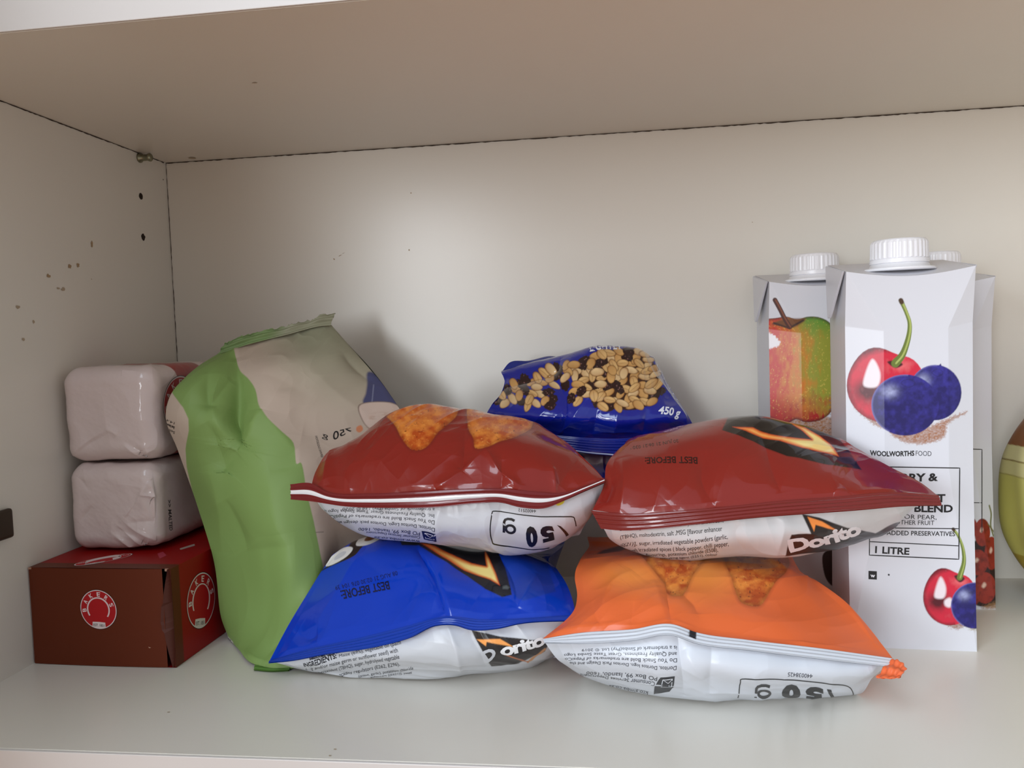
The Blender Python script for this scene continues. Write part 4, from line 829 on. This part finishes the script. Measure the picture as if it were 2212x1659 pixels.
for c_ in ([(165, 980), (195, 958), (235, 936)], [(270, 955), (290, 968), (318, 982)], [(300, 975), (310, 985), (325, 990)]): f.crease(c_, .0025, .0012)
for s in S.values(): s.base(WC_)
# red band round the pack behind its folded end
for nm in ('right', 'top', 'left', 'bottom'):
    s = S[nm]; y = s.P[..., 1]; s.fill(np.clip(.5+(y+.1265)/.0006, 0, 1)*np.clip(.5-(y+.087)/.0006, 0, 1), (150, 14, 16))
badge(S['right'], 388, 873, 36, -4, 0, -62)
build('wrapper', list(S.values()), MWRAP, pk)

# ------------------------------------------------------------------ green and cream bag
gb = empty('cereal_bag', (.15, -.11, 0), 'tall matte green and cream food bag leaning back, marked 750 g upside down', 'bag')
G = [
 [('f', 495, 1378), ('f', 520, 1402), ('f', 553, 1436), ('f', 590, 1444), ('f', 625, 1444), ('f', 680, 1436), ('w', .188, -.155, .001), ('w', .192, -.13, .001)],
 [(478, 1335, -.150), (520, 1345, -.162), (570, 1352, -.172), (620, 1345, -.181), (660, 1335, -.182), (705, 1320, -.166), ('w', .190, -.148, .022), ('w', .195, -.125, .022)],
 [(462, 1210, -.151), (510, 1210, -.158), (570, 1210, -.172), (630, 1208, -.178), (688, 1200, -.166), (735, 1195, -.146), ('w', .200, -.130, .062), ('w', .206, -.110, .062)],
 [(426, 1090, -.143), (480, 1090, -.158), (545, 1090, -.169), (610, 1090, -.172), (670, 1090, -.166), (730, 1092, -.152), (785, 1092, -.136), (832, 1080, -.115)],
 [(384, 972, -.148), (440, 980, -.158), (510, 982, -.163), (580, 977, -.163), (645, 980, -.157), (710, 985, -.145), (785, 990, -.128), (855, 990, -.105)],
 [(358, 900, -.153), (405, 900, -.162), (470, 902, -.163), (520, 900, -.158), (585, 897, -.152), (660, 900, -.140), (760, 900, -.122), (872, 905, -.100)],
 [(369, 852, -.151), (410, 850, -.157), (470, 850, -.155), (520, 850, -.150), (585, 845, -.144), (660, 840, -.132), (740, 838, -.116), (838, 845, -.094)],
 [(400, 815, -.140), (440, 808, -.145), (480, 802, -.141), (530, 800, -.137), (600, 790, -.128), (670, 782, -.117), (735, 778, -.104), (800, 795, -.088)],
 [(432, 788, -.122), (468, 778, -.124), (500, 772, -.120), (545, 765, -.114), (605, 755, -.106), (665, 745, -.097), (720, 738, -.088), (758, 750, -.080)],
 [(470, 764, -.100), (498, 756, -.100), (530, 745, -.097), (575, 733, -.092), (620, 722, -.086), (660, 711, -.080), (690, 704, -.075), (716, 702, -.071)]]
Fg, _ = rows_grid(G, 560, 400); sF = Sheet(Fg, False)
e0 = [pt(r_[0]) for r_ in G]; e1 = [pt(r_[-1]) for r_ in G]; GB = []
for k, (a, b) in enumerate(zip(e0, e1)):
    s_ = k/(len(G)-1); dep = .075*math.sin(math.pi*min(1, .12+.88*(1-s_)))**.7 if k not in (9,) else 0; row = [a]
    for u in (.15, .35, .5, .65, .85):
        q = a*(1-u)+b*u; q = q+np.array([.0, dep*math.sin(math.pi*u)**.6, 0]); q[1] = min(q[1], -.012); row.append(q)
    GB.append(row+[b])
Bg, _ = rows_grid(GB, 120, 100); sB = Sheet(Bg, True)
GRN, CRM, SGE = (126, 154, 86), (190, 172, 156), (152, 152, 128)
for c_, w_, a_ in [([(510, 768), (514, 840), (512, 940), (508, 975)], .0070, -.0125), ([(448, 800), (447, 840), (455, 865), (500, 800)], .004, -.0045), ([(512, 975), (470, 925), (455, 868)], .005, .0030), ([(512, 975), (545, 930), (560, 880)], .006, .0035),
    ([(508, 975), (480, 1010), (478, 1020)], .006, -.003), ([(440, 910), (465, 960), (480, 1018)], .006, -.0028), ([(405, 870), (440, 868), (455, 868)], .003, -.0014), ([(485, 1075), (510, 1140), (530, 1190)], .010, -.0030), ([(530, 1192), (580, 1185), (640, 1180)], .005, -.0018),
    ([(580, 1018), (610, 1010), (650, 1000)], .003, -.0016), ([(550, 870), (600, 930), (640, 975)], .004, .0014), ([(560, 1440), (590, 1395), (640, 1370)], .005, -.0025), ([(500, 1385), (545, 1420), (575, 1440)], .004, .002), ([(505, 755), (515, 762), (520, 800)], .003, .002),
    ([(445, 1000), (470, 1080), (480, 1200)], .010, .0020), ([(570, 1000), (590, 1080), (600, 1160)], .014, .0018),
    ([(590, 840), (640, 830), (665, 812)], .003, -.0013), ([(740, 760), (770, 790), (805, 825)], .006, -.0035), ([(580, 765), (610, 770), (630, 785)], .0025, .0012), ([(650, 780), (740, 860), (800, 900)], .006, .0012), ([(650, 935), (700, 945), (760, 930)], .006, -.0018), ([(560, 800), (600, 815), (680, 860)], .008, -.0012)]:
    sF.crease(c_, w_*1.15, a_*1.25, rnd=.0014)
sF.crumple(.0018, .055, 83); sF.pucker(.0014, .012, .010, 84, top=True); sF.pucker(.0015, .012, .012, 85)
sF.base(CRM); sB.base(SGE)
sF.fill(np.clip(.5+(sF.E[..., 0]-sF.E[..., 1]*.55-190)/120., 0, 1)*np.clip((930-sF.E[..., 1])/200, 0, 1), SGE)
edge = [(515, 700), (508, 765), (530, 800), (548, 832), (560, 872), (580, 905), (610, 935), (634, 958), (640, 1000), (652, 1002), (662, 1060), (678, 1130), (690, 1190), (698, 1240), (690, 1300), (660, 1460), (420, 1500)]
left_ = [(400, 1300), (440, 1300), (470, 1290), (425, 1100), (404, 1010), (402, 970), (408, 930), (406, 905), (395, 880), (372, 848), (340, 830), (340, 700)]
sF.poly(smooth(edge[:-2], 4, False).tolist()+edge[-2:]+left_, GRN, 1.8)
sF.poly(smooth([(470, 1360), (484, 1358), (500, 1375), (508, 1388), (490, 1388), (475, 1375)]), (220, 214, 208), 1.5); sF.text('gS', (504, 1382), (492, 1370), h=7, c=(40, 40, 40))
sF.poly(smooth([(846, 828), (800, 800), (795, 822), (790, 850), (783, 870), (800, 880), (880, 880), (870, 850)]), (74, 76, 112), 5); sF.line([(808, 830), (803, 870)], 2, (130, 134, 160), 2)
P = smooth([(772, 880), (790, 870), (830, 868), (862, 876), (880, 900), (860, 935), (820, 940), (795, 925), (780, 905)]); sF.poly(P, (112, 92, 80), 2); sF.poly([tuple(np.array(q)*.96+np.array([825, 905])*.04) for q in P], (208, 186, 172), 3)
n_ = fbm(sF.E[..., 0]/16., sF.E[..., 1]/3., 87, 3); sF.fill(np.clip(.5-(sdf(sF.E, smooth([(795, 900), (850, 890), (860, 920), (800, 930)])))/12, 0, 1)*np.clip((n_-.45)*4, 0, 1)*.6, (168, 128, 104))
sF.poly(smooth([(771, 922), (780, 919), (784, 928), (777, 934), (770, 930)]), (204, 130, 92), 2)
sF.text('750', (761, 930), (721, 950), (720, 930), (757, 923), c=(34, 30, 30), bold=.01); sF.text('g', (710, 946), (697, 942), (699, 932), (712, 934), c=(34, 30, 30))
sF.text('SERVING SUGGESTION', (694, 988), (682, 940), (687, 939), (699, 987), c=(60, 54, 50))
sF.text('Sell', (380, 932), (366, 926), h=6, c=(30, 28, 28)); sF.text('Best Before', (379, 921), (360, 914), h=6, c=(24, 22, 22), bold=.02); sF.text('14.4', (379, 912), (361, 905), h=5, c=(30, 28, 28))
sF.line([(682, 1150), (698, 1149)], 1.6, (120, 108, 100), 1.5)
sB2 = sB
build('front_panel', [sF], MPAPER, gb); build('back_panel', [sB2], MPAPER, gb)
# rolled, torn top seal
lo_ = [(470, 766, -.101), (498, 757, -.101), (530, 746, -.098), (575, 734, -.093), (620, 723, -.087), (660, 712, -.081), (690, 705, -.076), (714, 703, -.072)]
up_s = [(487, 738, -.104), (500, 732, -.104), (530, 722, -.100), (560, 713, -.096), (600, 706, -.090), (625, 700, -.086), (650, 692, -.082), (668, 689, -.079), (690, 680, -.077), (723, 672, -.074)]
f = fin(up_s, lo_, 0, SGE, n=300, m=16, ridge=.0009, nrid=2, thick=.0009)
r = np.random.RandomState(3)
for s in f:
    jag = np.interp(np.arange(s.nc), np.arange(0, s.nc, 5), np.random.RandomState(5).rand(len(range(0, s.nc, 5))))*.0022
    k = np.clip(1-np.arange(s.nr)/9., 0, 1)[:, None]; s.P[..., 2] -= jag[None]*k; s.fill((np.clip(.5+(150-np.arange(s.nc))/50., 0, 1)*.7)[None]*np.ones((s.nr, 1)), (110, 146, 78))
    s.P[..., 1] += .0018*np.sin(np.arange(s.nc)*.09)[None]*np.clip(1-np.arange(s.nr)/40., 0, 1)[:, None]
build('top_seal', f, MPAPER, gb)
# crimped bottom seal
f = fin([(550, 1436, -.190), (590, 1441, -.192), (630, 1441, -.192)], [('f', 548, 1447), ('f', 590, 1450), ('f', 622, 1448)], 0, (84, 124, 50), n=60, ridge=.0005, nrid=2); build('bottom_seal', f, MPAPER, gb)

# ------------------------------------------------------------------ nuts and raisins packet
nb = empty('nut_packet', (.35, -.07, .07), 'crinkly blue packet of peanuts and raisins marked 450 g, propped upright at the back', 'snack packet')
N_ = [
 [('w', .288, -.070, .074), ('w', .31, -.085, .074), ('w', .33, -.092, .073), ('w', .35, -.094, .073), ('w', .37, -.092, .073), ('w', .39, -.088, .074), ('w', .405, -.080, .076), ('w', .418, -.070, .078)],
 [(1048, 903, -.088), (1100, 925, -.097), (1170, 938, -.101), (1240, 942, -.103), (1300, 945, -.103), (1370, 943, -.102), (1440, 934, -.097), (1497, 921, -.090)],
 [(1060, 878, -.090), (1120, 895, -.106), (1190, 903, -.113), (1260, 908, -.115), (1330, 912, -.115), (1400, 908, -.111), (1450, 900, -.104), (1485, 898, -.092)],
 [(1082, 850, -.080), (1140, 855, -.095), (1200, 858, -.104), (1260, 858, -.108), (1330, 862, -.106), (1390, 860, -.102), (1430, 858, -.094), (1462, 862, -.082)],
 [(1090, 822, -.068), (1150, 815, -.078), (1210, 806, -.088), (1270, 802, -.092), (1330, 804, -.092), (1380, 806, -.088), (1415, 810, -.080), (1438, 822, -.070)],
 [(1083, 803, -.058), (1142, 785, -.062), (1205, 772, -.068), (1275, 752, -.072), (1325, 750, -.073), (1380, 756, -.072), (1412, 775, -.066), (1428, 800, -.060)],
 [(1092, 800, -.050), (1142, 784, -.050), (1205, 774, -.052), (1275, 752, -.054), (1325, 750, -.055), (1380, 757, -.055), (1408, 775, -.052), (1420, 800, -.050)]]
NF, _ = rows_grid(N_, 340, 520); sF = Sheet(NF, False, k=2700)
e0 = [pt(r_[0]) for r_ in N_]; e1 = [pt(r_[-1]) for r_ in N_]; NB = []
for k, (a, b) in enumerate(zip(e0, e1)):
    row = [a]; dep = (.02, .05, .058, .05, .035, .012, 0)[k]; dz = (-.004, -.01, -.01, 0, 0, 0, 0)[k]
    for u in (.15, .35, .5, .65, .85):
        q = a*(1-u)+b*u; q = q+np.array([0, dep*math.sin(math.pi*u)**.6, dz*math.sin(math.pi*u)**.5])
        if k == 6: q = cr_interp(np.array([u]), np.linspace(0, 1, 8), np.array([pt(v) for v in N_[6]]))[0]
        q[1] = min(q[1], -.010); row.append(q)
    NB.append(row+[b])
NBg, _ = rows_grid(NB, 100, 120); sB = Sheet(NBg, True)
for c_, w_, a_ in [([(1180, 800), (1218, 850), (1222, 900), (1215, 940)], .006, -.0045), ([(1210, 775), (1195, 800), (1150, 815), (1092, 838)], .0035, -.0035), ([(1386, 756), (1410, 810), (1440, 850), (1490, 915)], .004, .0022), ([(1226, 855), (1228, 890), (1210, 898)], .003, .002), ([(1333, 850), (1333, 900), (1325, 940)], .005, .0022), ([(1400, 880), (1395, 910), (1390, 940)], .005, -.002), ([(1290, 880), (1285, 915), (1280, 940)], .006, -.002), ([(1350, 770), (1370, 800), (1375, 840)], .008, .0012)]: sF.crease(c_, w_, a_)
sF.crumple(.0011, .022, 93); sF.pucker(.0022, .009, .010, 94)
NBL = (10, 30, 140); sF.base(NBL); sB.base(NBL)
# printed nuts: peanut ovals and raisins
rr = np.random.RandomState(21); E = sF.E
zone1 = smooth([(1240, 800), (1262, 775), (1300, 760), (1345, 755), (1385, 757), (1405, 775), (1418, 805), (1426, 840), (1418, 865), (1390, 880), (1360, 886), (1330, 886), (1300, 880), (1270, 858), (1250, 840), (1240, 820)], 4)
zone2 = smooth([(1070, 866), (1090, 838), (1125, 818), (1165, 800), (1200, 788), (1250, 785), (1275, 795), (1280, 830), (1262, 862), (1235, 868), (1222, 840), (1205, 828), (1195, 850), (1196, 876), (1160, 882), (1130, 880), (1100, 875), (1092, 884), (1078, 878)], 4)
sF.poly(zone1, (52, 24, 14), 2)
pts_ = []
def scatter(zone, n, rmin):
    z = np.array(zone); k = 0
    while k < 4000 and n > 0:
        k += 1; q = np.array([rr.uniform(z[:, 0].min(), z[:, 0].max()), rr.uniform(z[:, 1].min(), z[:, 1].max())])
        if sdf(q[None, :], z)[0] < -3 and all(np.hypot(*((q-p[0])*[1, 1.25])) > rmin for p in pts_): pts_.append((q, zone is zone1)); n -= 1
scatter(zone1, 100, 14); scatter(zone2, 50, 15.5)
for i, (q, z1) in enumerate(pts_):
    rais = rr.rand() < .17; a = rr.uniform(0, math.pi); ca, sa = math.cos(a), math.sin(a); ra, rb = (rr.uniform(12, 15.5), rr.uniform(7.5, 9.5)) if not rais else (13.5, 10)
    x = E[..., 0]-q[0]; y = (E[..., 1]-q[1])*1.12; u = (x*ca+y*sa)/ra; v = (-x*sa+y*ca)/rb
    if rais:
        n_ = vnoise(E[..., 0]/3., E[..., 1]/3., i); d = (np.hypot(u, v)-1)*rb+(n_-.5)*3; sF.fill(np.clip(.5-d/1.6, 0, 1), (38, 16, 18)); sF.fill(np.clip(.5-(d+2)/1.6, 0, 1)*np.clip((n_-.72)*6, 0, 1), (120, 84, 80)); continue
    d = (np.sqrt(u**2+(v*(1+.12*u))**2)-1)*rb; k = np.clip(.5+.5*(v*ca-u*sa*.5)+.1, 0, 1)[..., None]
    base = np.array(lin([(226, 186, 124), (214, 168, 104), (234, 202, 150)][i % 3])); dk = np.array(lin((150, 96, 44)))
    kk = k*.55+np.clip((np.hypot(u, v)-.72)*3, 0, 1)[..., None]*.45; c = base*(1-kk)+dk*kk; sF.fill(np.clip(.5-(d-.8)/1.4, 0, 1)*.8, (60, 30, 14)); sF.fill(np.clip(.5-d/1.4, 0, 1), c)
    if i % 3 == 0: sF.fill(np.clip(.5-(np.abs(v)*rb-.6)/1.2, 0, 1)*np.clip(.5-(d+2)/1.5, 0, 1)*.7, (150, 104, 56))
sF.text('LIGHTLY', (1274, 759), (1345, 755), h=9, c=(226, 228, 236), bold=.03); sF.text('450 g', (1421, 893), (1465, 901), h=15, c=(232, 234, 244), bold=.03)
for k, ch_ in enumerate('PEANUTS'): sF.text(ch_, (1408+k*8, 775+k*15), (1413+k*8, 783+k*15), h=7, c=(210, 214, 230))
build('front_panel', [sF], MNUT, nb); build('back_panel', [sB], MNUT, nb)
up_n = [(1150, 934, -.103), (1200, 940, -.105), (1245, 944, -.107), (1300, 947, -.107), (1360, 946, -.106), (1400, 940, -.102)]
lo_n = [(1190, 962, -.106), (1220, 970, -.108), (1249, 976, -.109), (1285, 981, -.109), (1318, 984, -.108), (1350, 990, -.106)]
f = fin(up_n, lo_n, 0, (10, 30, 128), n=200, m=16, ridge=.0006, nrid=6, thick=.0008)
f[0].col[-5:-2] = lin((190, 196, 215)); build('end_seal', f, MNUT, nb)
ear = fin([(1084, 803, -.056), (1101, 783, -.054), (1142, 779, -.053), (1190, 769, -.053), (1206, 770, -.054)], [(1094, 838, -.058), (1112, 824, -.060), (1142, 810, -.062), (1180, 793, -.063), (1204, 780, -.062)], 0, (24, 42, 124), n=120, m=14, ridge=.0004, nrid=1, thick=.001)
build('top_seal', ear, MNUT, nb)

# ------------------------------------------------------------------ yellow packet at the right edge
yp = empty('snack_packet', (.695, -.06, 0), 'plump yellow and brown packet standing at the far right, cut by the picture edge', 'snack packet')
nu, nv = 200, 260; th = np.linspace(0, 2*np.pi, nu); tv = np.linspace(0, 1, nv)
ZZ = [.0004, .004, .020, .045, .075, .105, .125, .140, .160, .166]; RAD = [.020, .036, .052, .066, .069, .066, .057, .046, .026, .010]; K = np.array([0, .05, .15, .3, .48, .66, .78, .88, .97, 1.])
rad = cr_interp(tv, K, np.array(RAD)[:, None])[:, 0]; zz = cr_interp(tv, K, np.array(ZZ)[:, None])[:, 0]
TH, R_ = np.meshgrid(th, rad); ZG = np.repeat(zz[:, None], nu, 1)
R_ = R_*(1+.035*np.sin(5*TH+1)*np.sin(np.pi*tv)[:, None]+.02*np.sin(9*TH+tv[:, None]*5))
Pg = np.stack([.6990+R_*np.cos(TH)*1.0, -.075+R_*np.sin(TH)*.85, ZG], -1); s = Sheet(Pg)
s.base((186, 178, 92)); zc = ZG-.0045*np.cos(TH-3.9)
def band(z0, z1, c): s.fill(np.clip(.5+(zc-z0)/.0006, 0, 1)*np.clip(.5-(zc-z1)/.0006, 0, 1), c)
band(.108, .3, (128, 72, 26)); band(.098, .108, (206, 196, 140)); band(.0975, .0985, (120, 96, 40)); band(.0885, .0975, (198, 188, 128)); band(.0878, .0885, (150, 134, 70)); band(-.01, .034, (156, 134, 46))
d_ = np.hypot((TH-4.05)/.22, (ZG-.040)/.010)-1; s.fill(np.clip(.5-d_/.1, 0, 1), (84, 30, 16)); d_ = np.hypot((TH-4.5)/.3, (ZG-.030)/.011)-1; s.fill(np.clip(.5-d_/.1, 0, 1), (96, 40, 18))
s.P = s.P; build('packet_body', [s], MFILMW, yp)
